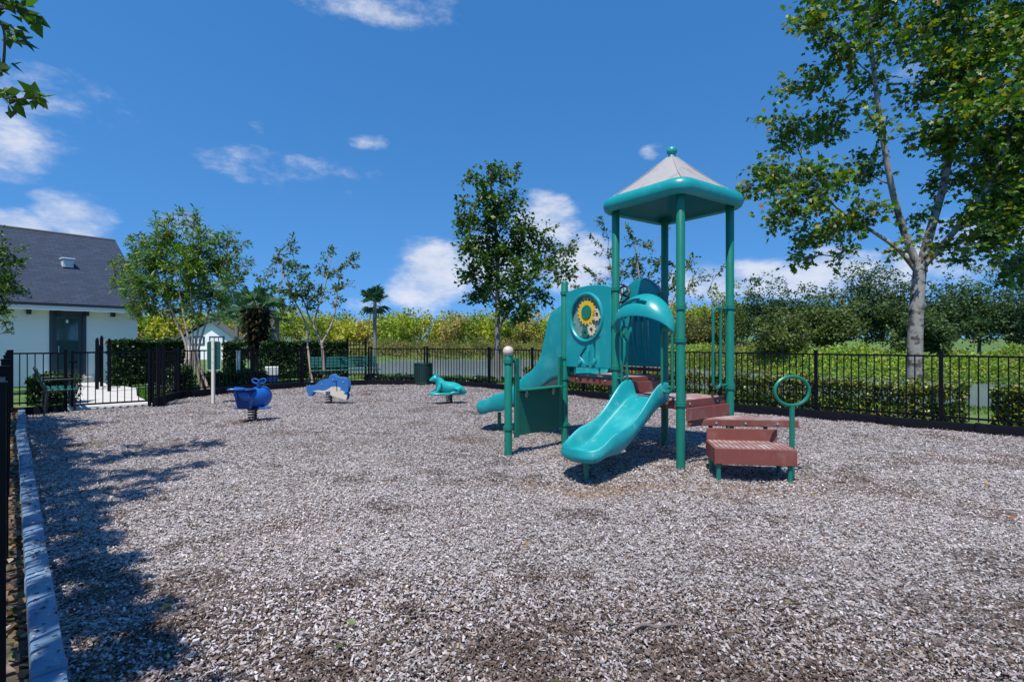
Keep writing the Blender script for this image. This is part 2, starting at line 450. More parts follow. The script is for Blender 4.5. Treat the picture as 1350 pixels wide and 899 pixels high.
class MB:
    def __init__(s):
        s.v = []; s.f = []

    def add(s, vs, fs):
        k = len(s.v)
        s.v += [tuple(v) for v in vs]
        s.f += [tuple(i + k for i in f) for f in fs]
        return s

    def box(s, c, size, rz=0.0, mtx=None):
        hx, hy, hz = size[0] / 2, size[1] / 2, size[2] / 2
        vs = [Vector((x * hx, y * hy, z * hz)) for z in (-1, 1) for y in (-1, 1) for x in (-1, 1)]
        Mx = mtx if mtx is not None else Matrix.Rotation(rz, 3, 'Z')
        vs = [Mx @ v + Vector(c) for v in vs]
        return s.add(vs, [(0, 2, 3, 1), (4, 5, 7, 6), (0, 1, 5, 4), (2, 6, 7, 3), (0, 4, 6, 2), (1, 3, 7, 5)])

    def prism(s, poly, z0, z1):
        """horizontal polygon (list of (x, y)) extruded"""
        n = len(poly)
        a = sum(poly[i][0] * poly[(i + 1) % n][1] - poly[(i + 1) % n][0] * poly[i][1] for i in range(n))
        if a < 0: poly = list(reversed(poly))
        vs = [(p[0], p[1], z0) for p in poly] + [(p[0], p[1], z1) for p in poly]
        fs = [tuple(reversed(range(n))), tuple(range(n, 2 * n))]
        fs += [(i, (i + 1) % n, n + (i + 1) % n, n + i) for i in range(n)]
        return s.add(vs, fs)

    def tube(s, pts, rad, n=10, closed=False, cap=True):
        pts = [Vector(p) for p in pts]
        m = len(pts)
        if not hasattr(rad, '__len__'): rad = [rad] * m
        vs = []; fs = []
        up = None
        for i, p in enumerate(pts):
            if closed: t = pts[(i + 1) % m] - pts[i - 1]
            else: t = pts[min(i + 1, m - 1)] - pts[max(i - 1, 0)]
            if t.length < 1e-9: t = Vector((0, 0, 1))
            t.normalize()
            if up is None:
                up = Vector((0, 0, 1)) if abs(t.z) < 0.9 else Vector((1, 0, 0))
            a = t.cross(up)
            if a.length < 1e-6: a = t.orthogonal()
            a.normalize(); b = a.cross(t); up = b
            for k in range(n):
                th = 2 * math.pi * k / n
                vs.append(p + (a * math.cos(th) + b * math.sin(th)) * rad[i])
        mm = m if closed else m - 1
        for i in range(mm):
            j = (i + 1) % m
            for k in range(n):
                fs.append((i * n + k, i * n + (k + 1) % n, j * n + (k + 1) % n, j * n + k))
        if cap and not closed:
            fs.append(tuple(reversed(range(n)))); fs.append(tuple(range((m - 1) * n, m * n)))
        return s.add(vs, fs)

    def lathe(s, c, prof, n=20):
        """prof = [(r, z)...] about vertical axis at c"""
        c = Vector(c); vs = []; fs = []
        for r, z in prof:
            for k in range(n):
                th = 2 * math.pi * k / n
                vs.append(c + Vector((r * math.cos(th), r * math.sin(th), z)))
        m = len(prof)
        for i in range(m - 1):
            for k in range(n):
                fs.append((i * n + k, i * n + (k + 1) % n, (i + 1) * n + (k + 1) % n, (i + 1) * n + k))
        fs.append(tuple(reversed(range(n)))); fs.append(tuple(range((m - 1) * n, m * n)))
        return s.add(vs, fs)

    def ball(s, c, r, n=16):
        rx, ry, rz = (r, r, r) if not hasattr(r, '__len__') else r
        prof = []
        c = Vector(c); vs = []; fs = []
        m = n // 2
        for i in range(m + 1):
            ph = math.pi * i / m - math.pi / 2
            ph = max(-math.pi / 2 + 0.02, min(math.pi / 2 - 0.02, ph))
            for k in range(n):
                th = 2 * math.pi * k / n
                vs.append(c + Vector((rx * math.cos(ph) * math.cos(th), ry * math.cos(ph) * math.sin(th), rz * math.sin(ph))))
        for i in range(m):
            for k in range(n):
                fs.append((i * n + k, i * n + (k + 1) % n, (i + 1) * n + (k + 1) % n, (i + 1) * n + k))
        fs.append(tuple(reversed(range(n)))); fs.append(tuple(range(m * n, m * n + n)))
        return s.add(vs, fs)

    def rings(s, rings, cap=True):
        """list of equally long closed rings"""
        n = len(rings[0]); vs = [v for r in rings for v in r]; fs = []
        for i in range(len(rings) - 1):
            for k in range(n):
                fs.append((i * n + k, i * n + (k + 1) % n, (i + 1) * n + (k + 1) % n, (i + 1) * n + k))
        if cap:
            fs.append(tuple(reversed(range(n)))); fs.append(tuple(range((len(rings) - 1) * n, len(rings) * n)))
        return s.add(vs, fs)

    def mesh(s, name='m'):
        me = bpy.data.meshes.new(name)
        me.from_pydata(s.v, [], s.f)
        me.update()
        bm = bmesh.new(); bm.from_mesh(me)
        bmesh.ops.recalc_face_normals(bm, faces=bm.faces)
        bm.to_mesh(me); bm.free()
        return me

    def build(s, name, material, parent=None, smooth=True, ang=35, bevel=0.0, seg=2, kind=None):
        o = link(name, s.mesh(name), material, parent, smooth, ang)
        if bevel:
            md = o.modifiers.new('bevel', 'BEVEL'); md.width = bevel; md.segments = seg; md.limit_method = 'ANGLE'; md.angle_limit = R(40)
        if kind: o['kind'] = kind
        return o


def plate(outline, holes, thick, O, U, V, name, material, parent, bevel=0.0):
    """flat sheet with holes; outline in (u, v) metres from O along U and V"""
    O, U, V = Vector(O), Vector(U).normalized(), Vector(V).normalized()
    N = U.cross(V).normalized()
    bm = bmesh.new()
    edges = []
    for loop in [outline] + list(holes):
        vs = [bm.verts.new(O + U * a + V * b - N * thick / 2) for a, b in loop]
        for i in range(len(vs)):
            edges.append(bm.edges.new((vs[i], vs[(i + 1) % len(vs)])))
    bmesh.ops.triangle_fill(bm, use_beauty=True, use_dissolve=False, edges=edges)
    r = bmesh.ops.extrude_face_region(bm, geom=list(bm.faces))
    bmesh.ops.translate(bm, verts=[g for g in r['geom'] if isinstance(g, bmesh.types.BMVert)], vec=N * thick)
    bmesh.ops.recalc_face_normals(bm, faces=bm.faces)
    me = bpy.data.meshes.new(name)
    bm.to_mesh(me); bm.free()
    o = link(name, me, material, parent, True, 30)
    if bevel:
        md = o.modifiers.new('bevel', 'BEVEL'); md.width = bevel; md.segments = 2; md.limit_method = 'ANGLE'; md.angle_limit = R(50)
    return o


def np_mesh(name, V, loops, starts, cols=None, material=None):
    me = bpy.data.meshes.new(name)
    me.vertices.add(len(V)); me.vertices.foreach_set('co', np.ascontiguousarray(V, dtype=np.float32).ravel())
    me.loops.add(len(loops)); me.loops.foreach_set('vertex_index', np.ascontiguousarray(loops, dtype=np.int32))
    me.polygons.add(len(starts)); me.polygons.foreach_set('loop_start', np.ascontiguousarray(starts, dtype=np.int32))
    if cols is not None:
        a = me.attributes.new('col', 'FLOAT_COLOR', 'FACE')
        c4 = np.ones((len(starts), 4), np.float32); c4[:, :3] = cols
        a.data.foreach_set('color', c4.ravel())
    me.update(calc_edges=True)
    if material is not None: me.materials.append(material)
    return me


LEAF = {
    'diamond': (np.array([(0, 0, 0), (.45, .27, .07), (1, 0, -.06), (.45, -.27, .07)]), [(0, 1, 2), (0, 2, 3)]),
    'wide': (np.array([(0, 0, 0), (.35, .36, .08), (1, 0, -.05), (.35, -.36, .08)]), [(0, 1, 2), (0, 2, 3)]),
    'slim': (np.array([(0, 0, 0), (.5, .13, .04), (1, 0, -.08), (.5, -.13, .04)]), [(0, 1, 2), (0, 2, 3)]),
    'lobed': (np.array([(0, 0, 0), (.18, .40, .05), (.40, .20, .03), (.58, .50, 0), (.66, .18, 0), (1, 0, -.08),
                        (.66, -.18, 0), (.58, -.50, 0), (.40, -.20, .03), (.18, -.40, .05)]), [tuple(range(10))]),
    'blade': (np.array([(0, .5, 0), (1, 0.15, 0), (0, -.5, 0)]), [(0, 1, 2)]),
}


def unit(a):
    return a / np.maximum(np.linalg.norm(a, axis=1, keepdims=True), 1e-9)


def leaf_mesh(name, P, size, cols, shape='diamond', up=0.5, droop=0.0, material=None, axis=None):
    tv, tf = LEAF[shape]
    n = len(P)
    nrm = rng.normal(size=(n, 3)); nrm[:, 2] = np.abs(nrm[:, 2]) + up; nrm = unit(nrm)
    t = rng.normal(size=(n, 3)) if axis is None else axis + rng.normal(size=(n, 3)) * 0.55
    t[:, 2] -= droop
    t = unit(t - (t * nrm).sum(1, keepdims=True) * nrm)
    b = np.cross(nrm, t)
    sz = (size * rng.uniform(.65, 1.3, n))[:, None]
    k = len(tv)
    V = (P[:, None, :] + sz[:, :, None] * (tv[None, :, 0:1] * t[:, None, :] + tv[None, :, 1:2] * b[:, None, :] + tv[None, :, 2:3] * nrm[:, None, :])).reshape(-1, 3)
    base = (np.arange(n) * k)[:, None]
    lp = np.concatenate([np.array(f) for f in tf])
    loops = (base + lp[None, :]).ravel()
    lens = np.tile([len(f) for f in tf], n)
    starts = np.concatenate([[0], np.cumsum(lens)[:-1]])
    fc = np.repeat(cols, len(tf), axis=0)
    return np_mesh(name, V, loops, starts, fc, material)


def palette(n, cols, wts, jit=0.22):
    cols = np.array(cols); w = np.array(wts, float); w /= w.sum()
    c = cols[rng.choice(len(cols), n, p=w)]
    c = c * rng.uniform(1 - jit, 1 + jit, (n, 1)) * rng.uniform(.93, 1.07, (n, 3))
    return np.clip(c, 0, 1)


GREEN = [(0.04, 0.095, 0.02), (0.065, 0.14, 0.023), (0.105, 0.18, 0.026), (0.19, 0.21, 0.03), (0.24, 0.17, 0.03)]


def smooth_path(pts, n=8):
    pts = [Vector(p) for p in pts]
    out = []
    for i in range(len(pts) - 1):
        p0, p1, p2, p3 = pts[max(i - 1, 0)], pts[i], pts[i + 1], pts[min(i + 2, len(pts) - 1)]
        for k in range(n):
            t = k / n
            out.append(0.5 * ((2 * p1) + (p2 - p0) * t + (2 * p0 - 5 * p1 + 4 * p2 - p3) * t * t + (-p0 + 3 * p1 - 3 * p2 + p3) * t ** 3))
    out.append(pts[-1])
    return out


def tree(name, label, base, trunk_pts, trunk_r, clumps, leaf, cols, wts, bark, cat='tree', group=None, leafsize=.1, per=900,
         twigs=16, up=.4, limb_from=(0.55, 1.0), stems=None, droop=0.1, limb_r=0.035, mat_leaf='leaf', spread=.5, shoots=0, shoot_len=.8, skip=0):
    """trunk, limbs to each clump of foliage, twigs inside the clump, leaves on the twigs.
    clumps: (centre Vector, radius, leaf multiplier)"""
    root = empty(name, base, label, cat, group)
    ctr = sum((Vector(c[0]) for c in clumps), Vector()) / len(clumps)
    tb = MB()
    stem_list = stems if stems else [(trunk_pts, trunk_r)]
    spaths = []
    for pts, r in stem_list:
        p = smooth_path(pts, 6)
        m = len(p)
        rr = [r[0] + (r[1] - r[0]) * (i / (m - 1)) for i in range(m)]
        rr[0] *= 1.35; 
        if m > 2: rr[1] *= 1.1
        tb.tube(p, rr, 10)
        spaths.append(p)
    lb = tb; P = []; AX = []
    def stem_d(cl_):
        return min((Vector(cl_[0]) - q).length for p in spaths[skip:] for q in p)
    placed = []
    for (c, r, mul) in sorted(clumps, key=stem_d):
        c = Vector(c)
        # limb start: a point on the stem below the clump
        best = None
        for p in spaths[skip:]:
            i0 = int(limb_from[0] * (len(p) - 1)); i1 = int(limb_from[1] * (len(p) - 1))
            for q in p[i0:i1 + 1]:
                rise = c.z - q.z
                cost = (c - q).length + (1.2 * max(0, 0.35 * (c - q).length - rise)) + random.uniform(0, .25)
                if best is None or cost < best[0]: best = (cost, q)
        for q in placed:                      # outer clumps branch off inner ones
            dq = (c - q).length
            if .1 < dq and dq * 1.1 + .25 * max(0, q.z - c.z) + .05 < best[0]:
                best = (dq * 1.1 + .25 * max(0, q.z - c.z) + .05, q)
        placed.append(c)
        s = best[1]
        d = c - s
        mid = s + d * .5 + Vector((random.uniform(-.12, .12), random.uniform(-.12, .12), random.uniform(-.02, .14))) * d.length
        lp = smooth_path([s, mid, c], 6)
        rl = limb_r * (0.6 + 0.5 * min(1.5, d.length / 2))
        lb.tube(lp, [rl * (1 - .72 * i / (len(lp) - 1)) for i in range(len(lp))], 6)
        nt_ = max(5, int(twigs * mul ** .5))
        nleaf = int(per * mul * (r ** 2))
        for k in range(nt_):
            st = lp[random.randint(len(lp) // 2, len(lp) - 1)]
            u = Vector((random.gauss(0, 1), random.gauss(0, 1), random.gauss(0, 1) * .85)).normalized() * r * random.uniform(.45, 1.08)
            e = c + u
            mm_ = st.lerp(e, .5) + Vector((0, 0, random.uniform(.0, .12))) * r
            tp = smooth_path([st, mm_, e], 4)
            lb.tube(tp, [rl * .28 * (1 - .7 * i / (len(tp) - 1)) for i in range(len(tp))], 4)
            nl = max(3, nleaf // nt_)
            tt = rng.uniform(.3, 1.06, nl)
            idx = np.clip((tt * (len(tp) - 1)).astype(int), 0, len(tp) - 2)
            A = np.array([tuple(q) for q in tp])
            fr = (tt * (len(tp) - 1) - idx)[:, None]
            base_p = A[idx] * (1 - fr) + A[idx + 1] * fr
            jit = rng.normal(size=(nl, 3)) * (spread * r * 0.32) * np.sqrt(rng.uniform(0, 1, (nl, 1)))
            P.append(base_p + jit)
            ax = np.array(tuple((e - st).normalized()))
            AX.append(np.repeat(ax[None], nl, 0))
    for k in range(shoots):
        c, r, mul = random.choice(clumps)
        c = Vector(c)
        d = (c - ctr); d.z = abs(d.z) * .6; d = d.normalized() + Vector((random.gauss(0, .3), random.gauss(0, .3), random.uniform(.5, 1.2)))
        d.normalize()
        st = c + d * r * .4
        ln = random.uniform(.45, 1.0) * shoot_len
        tp = smooth_path([st, st + d * ln * .55, st + d * ln + Vector((d.x, d.y, -.1)) * ln * .12], 4)
        lb.tube([c] + tp, [limb_r * .3] + [limb_r * .28 * (1 - .7 * i / (len(tp) - 1)) for i in range(len(tp))], 4)
        nl = int(30 * ln / leafsize * .16 * 2)
        A = np.array([tuple(q) for q in tp]); tt = rng.uniform(.0, 1.0, nl)
        idx = np.clip((tt * (len(tp) - 1)).astype(int), 0, len(tp) - 2); fr = (tt * (len(tp) - 1) - idx)[:, None]
        P.append(A[idx] * (1 - fr) + A[idx + 1] * fr + rng.normal(size=(nl, 3)) * .03)
        AX.append(np.repeat(np.array(tuple(d))[None], nl, 0))
    lb.build('trunk', M[bark], root, ang=60)
    P = np.concatenate(P); AX = np.concatenate(AX)
    c = palette(len(P), cols, wts)
    me = leaf_mesh('crown', P, leafsize, c, leaf, up, droop, M[mat_leaf], axis=AX)
    link('crown', me, None, root, smooth=False)
    return root


def pxclumps(lst, Z, dz=0.6):
    """photo px (x, y, r[, mul[, depth offset]]) at depth Z -> clumps"""
    out = []
    for e in lst:
        x, y, r = e[:3]
        mul = e[3] if len(e) > 3 else 1.0
        off = e[4] if len(e) > 4 else random.uniform(-dz, dz)
        p = px(x, y, Z + off)
        out.append((p, r * Z / F, mul))
    return out


# ================================================================== SETTING: terrain, pond, mulch, path
def sm(a, b, x):
    t = np.clip((x - a) / (b - a), 0, 1)
    return t * t * (3 - 2 * t)


def shore_near(X):
    return np.interp(X, [-30, -10, 0, 8, 12, 18, 30, 60], [40, 27, 23.5, 16.0, 12.5, 9, 6, 2])


def shore_far(X):
    return np.interp(X, [-30, -5, 5, 12, 18, 24, 34, 60], [56, 60, 58, 40, 29, 24.0, 20, 16])


def terrain_z(X, Y):
    d = np.minimum(np.minimum(Y - shore_near(X), shore_far(X) - Y), X + 13)
    z = -1.25 * sm(-1.5, 3.0, d)
    far = sm(2.5, 12, Y - shore_far(X))
    z = z + far * 0.10 - 0.13 + 2.0 * sm(26, 60, Y - shore_far(X)) * sm(20, 40, Y)
    return z


xs = np.concatenate([np.linspace(-400, -60, 12), np.linspace(-58, 70, 110), np.linspace(75, 400, 12)])
ys = np.concatenate([np.linspace(-60, 6, 10), np.linspace(7, 80, 120), np.linspace(84, 700, 16)])
GX, GY = np.meshgrid(xs, ys)
GZ = terrain_z(GX, GY)
nx_, ny_ = len(xs), len(ys)
Vt = np.stack([GX.ravel(), GY.ravel(), GZ.ravel()], 1)
ii, jj = np.meshgrid(np.arange(nx_ - 1), np.arange(ny_ - 1))
a_ = (jj * nx_ + ii).ravel()
quads = np.stack([a_, a_ + 1, a_ + 1 + nx_, a_ + nx_], 1)
me = np_mesh('ground', Vt, quads.ravel(), np.arange(len(quads)) * 4, None, M['terrain'])
tag(link('ground', me, None), kind='structure')

wb = MB().add([(-40, 3, -.55), (90, 3, -.55), (90, 75, -.55), (-40, 75, -.55)], [(0, 1, 2, 3)])
tag(wb.build('pond_water', M['water']), kind='structure')

# enclosure line (inner foot of the border), world x, y
LD = Vector((-0.6925, 0.7214, 0))     # direction of the left fence, going away


def left_line(Z, c):
    return Vector((c - 0.955 * Z, Z, 0))


RIGHT = [Vector((10.52, 4.42, 0)), Vector((-0.80, 15.93, 0))]
BACK = [Vector((-0.80, 15.93, 0)), Vector((-2.9, 17.25, 0)), Vector((-4.65, 17.15, 0)), Vector((-6.4, 16.1, 0)), Vector((-7.35, 15.0, 0)), Vector((-8.2, 13.05, 0)), Vector((-7.78, 11.5, 0))]
GATE = [Vector((-7.78, 11.5, 0)), Vector((-8.98, 10.55, 0)), Vector((-9.62, 10.03, 0))]
LEFTC = [left_line(10.0, .26), left_line(-2.0, .26)]
BED = [tuple(v[:2]) for v in ([RIGHT[0], RIGHT[1]] + BACK[1:] + GATE[1:] + LEFTC)] + [(6.5, -5.5)]
BEDA = np.array(BED)


def in_poly(X, Y, poly):
    ins = np.zeros(len(X), bool)
    n = len(poly)
    for i in range(n):
        x1, y1 = poly[i]; x2, y2 = poly[(i + 1) % n]
        cond = ((y1 > Y) != (y2 > Y)) & (X < (x2 - x1) * (Y - y1) / (y2 - y1 + 1e-12) + x1)
        ins ^= cond
    return ins


def vnoise(X, Y, s, seed):
    """smooth value noise, vectorised"""
    r = np.random.default_rng(seed)
    T = r.uniform(0, 1, (64, 64))
    x = X / s + 31.7; y = Y / s + 17.3
    xi = np.floor(x).astype(int); yi = np.floor(y).astype(int)
    fx = x - xi; fy = y - yi
    fx = fx * fx * (3 - 2 * fx); fy = fy * fy * (3 - 2 * fy)
    g = lambda a, b: T[a % 64, b % 64]
    return (g(xi, yi) * (1 - fx) + g(xi + 1, yi) * fx) * (1 - fy) + (g(xi, yi + 1) * (1 - fx) + g(xi + 1, yi + 1) * fx) * fy


def bed_z(X, Y):
    z = 0.05 * (vnoise(X, Y, 1.3, 3) - .5) + 0.03 * (vnoise(X, Y, .45, 4) - .5) + 0.014 * (vnoise(X, Y, .15, 5) - .5)
    # scuffed hollows under the slide ends
    for (hx, hy, hr, hd) in ((.72, 5.3, .55, .085), (-.5, 8.7, .6, .07), (2.45, 5.1, .5, .05)):
        z = z - hd * np.exp(-((X - hx) ** 2 + (Y - hy) ** 2) / hr ** 2)
    return z


bx = np.linspace(-10, 11, 240); by = np.linspace(-5.5, 17.5, 260)
BX, BY = np.meshgrid(bx, by)
BZ = bed_z(BX.ravel(), BY.ravel()).reshape(BX.shape)
ins = in_poly(BX.ravel(), BY.ravel(), BED).reshape(BX.shape)
Vb = np.stack([BX.ravel(), BY.ravel(), BZ.ravel()], 1)
ii, jj = np.meshgrid(np.arange(len(bx) - 1), np.arange(len(by) - 1))
keep = (ins[:-1, :-1] | ins[1:, :-1] | ins[:-1, 1:] | ins[1:, 1:]).ravel()
a_ = (jj * len(bx) + ii).ravel()[keep]
quads = np.stack([a_, a_ + 1, a_ + 1 + len(bx), a_ + len(bx)], 1)
me = np_mesh('mulch_bed', Vb, quads.ravel(), np.arange(len(quads)) * 4, None, M['mulch'])
tag(link('mulch_bed', me, None), kind='structure')

# soil strip between left border and left fence
sb = MB()
a, b = left_line(10.1, .2), left_line(0.0, .2)
c_, d_ = left_line(0.0, -1.6), left_line(10.1, -1.6)
sb.add([(a.x, a.y, .012), (b.x, b.y, .012), (c_.x, c_.y, .012), (d_.x, d_.y, .012)], [(0, 1, 2, 3)])
tag(sb.build('soil_strip', M['soil']), kind='structure')


# ------------------------------------------------------------------ wood chips
def make_chips():
    N = 3000000
    X = rng.uniform(-10, 11, N); Y = rng.uniform(0.9, 17.4, N)
    k = in_poly(X, Y, BED)
    k &= np.abs(X) < Y * 1.12 + .5
    d = np.hypot(X, Y)
    area = 21 * 16.5
    dens = np.interp(d, [0, 3, 4, 6, 8, 12, 18], [12500, 12500, 9000, 4300, 2200, 1050, 650])
    k &= rng.uniform(0, 1, N) < dens / (N / area)
    X, Y, d = X[k], Y[k], d[k]
    n = len(X)
    L = rng.gamma(3.0, .0038, n) + .005
    W = L * rng.uniform(.25, .85, n); W = np.clip(W, .0035, .014)
    L *= 1 + np.clip(d - 7, 0, 9) * .045; W *= 1 + np.clip(d - 7, 0, 9) * .06
    yaw = rng.uniform(0, 2 * np.pi, n)
    pitch = rng.normal(0, .38, n); roll = rng.normal(0, .5, n)
    t = np.stack([np.cos(yaw) * np.cos(pitch), np.sin(yaw) * np.cos(pitch), np.sin(pitch)], 1)
    s = np.stack([-np.sin(yaw) * np.cos(roll), np.cos(yaw) * np.cos(roll), np.sin(roll)], 1)
    nn = unit(np.cross(t, s))
    Z = bed_z(X, Y) + rng.uniform(.0, .024, n)
    P = np.stack([X, Y, Z], 1)
    pal = np.array([(.50, .465, .45), (.64, .61, .605), (.40, .36, .345), (.27, .215, .185), (.12, .088, .072), (.46, .37, .28), (.76, .74, .74)])
    w = np.array([.31, .15, .23, .13, .08, .08, .02])
    ci = rng.choice(len(pal), n, p=w / w.sum())
    col = pal[ci] * rng.uniform(.84, 1.22, (n, 1))
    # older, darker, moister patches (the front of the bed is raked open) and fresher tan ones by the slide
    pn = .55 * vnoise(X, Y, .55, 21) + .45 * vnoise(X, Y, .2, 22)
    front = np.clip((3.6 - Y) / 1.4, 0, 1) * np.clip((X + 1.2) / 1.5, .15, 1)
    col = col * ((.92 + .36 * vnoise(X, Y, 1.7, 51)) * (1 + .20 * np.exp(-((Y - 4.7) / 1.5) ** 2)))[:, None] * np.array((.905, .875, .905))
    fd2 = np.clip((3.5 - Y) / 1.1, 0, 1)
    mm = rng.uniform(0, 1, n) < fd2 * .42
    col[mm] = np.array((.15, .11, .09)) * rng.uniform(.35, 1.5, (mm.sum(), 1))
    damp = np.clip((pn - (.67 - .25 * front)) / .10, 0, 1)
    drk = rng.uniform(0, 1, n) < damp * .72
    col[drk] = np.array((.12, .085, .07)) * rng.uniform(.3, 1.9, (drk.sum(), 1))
    tan = np.exp(-((X - 1.0) / .7) ** 2 - ((Y - 5.15) / .28) ** 2) + .8 * np.exp(-((X + 1.4) / .7) ** 2 - ((Y - 12.0) / .3) ** 2) + .5 * np.exp(-((X - 2.3) / .6) ** 2 - ((Y - 5.0) / .3) ** 2)
    tk = rng.uniform(0, 1, n) < tan * .8
    col[tk] = np.array((.34, .20, .10)) * rng.uniform(.5, 1.5, (tk.sum(), 1))
    # near chips: solid slivers; far chips: bent flakes
    near = d < 3.15
    out = []
    i = np.where(near)[0]
    th = rng.uniform(.002, .006, len(i))
    hl, hw = L[i] / 2, W[i] / 2
    tap = rng.uniform(.35, 1.0, len(i))
    Vs = []
    for sz in (-1, 1):
        for (a_, b_) in ((-1, -1), (1, -1), (1, 1), (-1, 1)):
            ww = hw * (tap if a_ > 0 else 1)
            Vs.append(P[i] + t[i] * (a_ * hl)[:, None] + s[i] * (b_ * ww)[:, None] + nn[i] * (sz * th / 2)[:, None])
    V = np.stack(Vs, 1).reshape(-1, 3)
    fq = np.array([(4, 5, 6, 7), (0, 1, 5, 4), (2, 3, 7, 6)])
    loops = ((np.arange(len(i)) * 8)[:, None] + fq.ravel()[None]).ravel()
    me = np_mesh('wood_chips', V, loops, np.arange(len(i) * 3) * 4, np.repeat(col[i], 3, 0), M['chip'])
    o = link('wood_chips', me, None, None, smooth=False)
    tag(o, 'loose weathered grey wood chips covering the front of the play area', 'wood chips', kind='stuff')
    j = np.where(~near)[0]
    hl, hw = L[j] / 2, W[j] / 2
    V = np.stack([P[j] - t[j] * hl[:, None], P[j] + s[j] * hw[:, None] - nn[j] * .002, P[j] + t[j] * hl[:, None], P[j] - s[j] * hw[:, None] - nn[j] * .002], 1).reshape(-1, 3)
    fq = np.array([(0, 1, 2), (0, 2, 3)])
    loops = ((np.arange(len(j)) * 4)[:, None] + fq.ravel()[None]).ravel()
    me = np_mesh('wood_chips', V, loops, np.arange(len(j) * 2) * 3, np.repeat(col[j], 2, 0), M['chip'])
    o = link('wood_chips', me, None, None, smooth=False)
    tag(o, 'loose weathered grey wood chips around the climber and spring riders', 'wood chips', kind='stuff')
    print('chips', len(i), len(j))


make_chips()

# leaf litter: in the soil strip on the left and a few blown leaves on the chips
n = 5200
Zs = rng.uniform(1.0, 10, n); cs = rng.uniform(-1.0, .1, n)
P = np.stack([cs - .955 * Zs, Zs, rng.uniform(.015, .05, n)], 1)
c = palette(n, [(.25, .15, .08), (.13, .09, .05), (.34, .24, .15), (.07, .09, .03), (.40, .34, .27)], [4, 4, 2, 2, 1.5])
tag(link('leaf_litter', leaf_mesh('leaf_litter', P, .065, c, 'wide', 1.6, 0, M['leaf']), None, smooth=False),
    'dry brown leaves lying between the left border timbers and the fence', 'leaf litter', kind='stuff')
n = 230
X = rng.uniform(-7, 9, n); Y = rng.uniform(1.6, 9, n)
k = in_poly(X, Y, BED); X, Y = X[k], Y[k]
P = np.stack([X, Y, bed_z(X, Y) + .024], 1)
c = palette(len(X), [(.36, .20, .07), (.10, .14, .03), (.20, .26, .10), (.30, .13, .06)], [3, 3, 2, 2])
tag(link('fallen_leaves', leaf_mesh('fallen_leaves', P, .05, c, 'wide', 2.2, 0, M['leaf']), None, smooth=False),
    'scattered green and orange fallen leaves on the wood chips', 'leaves', kind='stuff')

# chips kicked up onto the left border
n = 420
Zs = rng.uniform(1.4, 9.5, n); cs = rng.uniform(.09, .235, n)
P = np.stack([cs - .955 * Zs, Zs, np.full(n, .136)], 1)
c = palette(n, [(.42, .38, .36), (.25, .19, .16), (.55, .5, .48), (.13, .09, .07)], [3, 3, 1, 3])
tag(link('spilled_chips', leaf_mesh('spilled_chips', P, .028, c, 'wide', 2.5, 0, M['chip']), None, smooth=False),
    'wood chips and debris kicked onto the left border timbers', 'wood chips', kind='stuff')

# the stick lying in front
p0, p1 = gp(838, 836), gp(890, 831)
sp = [p0 + (p1 - p0) * t + Vector((0, .012 * math.sin(t * 5), .032 + .008 * math.sin(t * 9))) for t in [i / 8 for i in range(9)]]
tag(MB().tube(sp, [.004, .008, .009, .0085, .01, .009, .008, .006, .003], 7).build('stick', M['wood_stick']),
    'short dark stick lying on the wood chips at the front', 'stick')

# concrete walk from the gate to the house door
pw = MB()
walk = [(-7.95, 11.62), (-9.0, 10.72), (-10.9, 12.6), (-14.9, 16.2), (-15.2, 16.6), (-14.2, 18.0), (-11.2, 15.6), (-9.6, 13.4)]
pw.prism(walk, -.3, .03)
tag(pw.build('concrete_walk', M['concrete'], bevel=.01), kind='structure')


# ================================================================== FENCES
def picket_mesh(h0, h1, w=.017):
    return MB().box((0, 0, (h0 + h1) / 2), (w, w, h1 - h0)).mesh('picket')


PK = picket_mesh(.17, 1.19)
PK.materials.append(M['fence'])
POSTM = MB().box((0, 0, .625), (.054, .054, 1.23)).box((0, 0, 1.245), (.064, .064, .014)).mesh('post')
POSTM.materials.append(M['fence'])


def fence_run(pts, label, name='fence', posts_at=None, off=.13, group='black picket fence runs round the playground', span=1.88, sp=.1143):
    """pts: inner border line; the fence stands off metres outside it (to the right of travel -> sign of off)"""
    root = empty(name, tuple(pts[0]), label, 'fence', group)
    for a, b in zip(pts[:-1], pts[1:]):
        d = (b - a); L = d.length; u = d.normalized(); nrm = Vector((u.y, -u.x, 0))
        A = a + nrm * off; B = b + nrm * off
        ang = math.atan2(u.y, u.x)
        nsp = max(1, round(L / span))
        seg = L / nsp
        for i in range(nsp + 1):
            o = link('post', POSTM, None, root, smooth=False, inv=False)
            o.matrix_parent_inverse = Matrix.Translation(root.location).inverted()
            o.location = A + u * seg * i
            o.rotation_euler = (0, 0, ang)
        for i in range(nsp):
            npk = max(1, round(seg / sp) - 1)
            for k in range(1, npk + 1):
                o = link('picket', PK, None, root, smooth=False, inv=False)
                o.matrix_parent_inverse = Matrix.Translation(root.location).inverted()
                o.location = A + u * (seg * i + seg * k / (npk + 1))
                o.rotation_euler = (random.uniform(-.004, .004), random.uniform(-.004, .004), ang)
            s0 = A + u * (seg * i + .026); s1 = A + u * (seg * (i + 1) - .026)
            for z in (1.178, .215):
                MB().box(((s0.x + s1.x) / 2, (s0.y + s1.y) / 2, z), ((s1 - s0).length, .028, .030), ang).build('rail', M['fence'], root, smooth=False)
    return root


fence_run(RIGHT, 'long straight black metal picket fence along the right side, in front of the pond hedge', off=.16)
fence_run(BACK[:4], 'black metal picket fence curving round the far back behind the trash can', off=.16, span=1.75)
fence_run(BACK[3:], 'black metal picket fence on the back left between cream sign post and crape myrtle', off=.16, span=1.75)

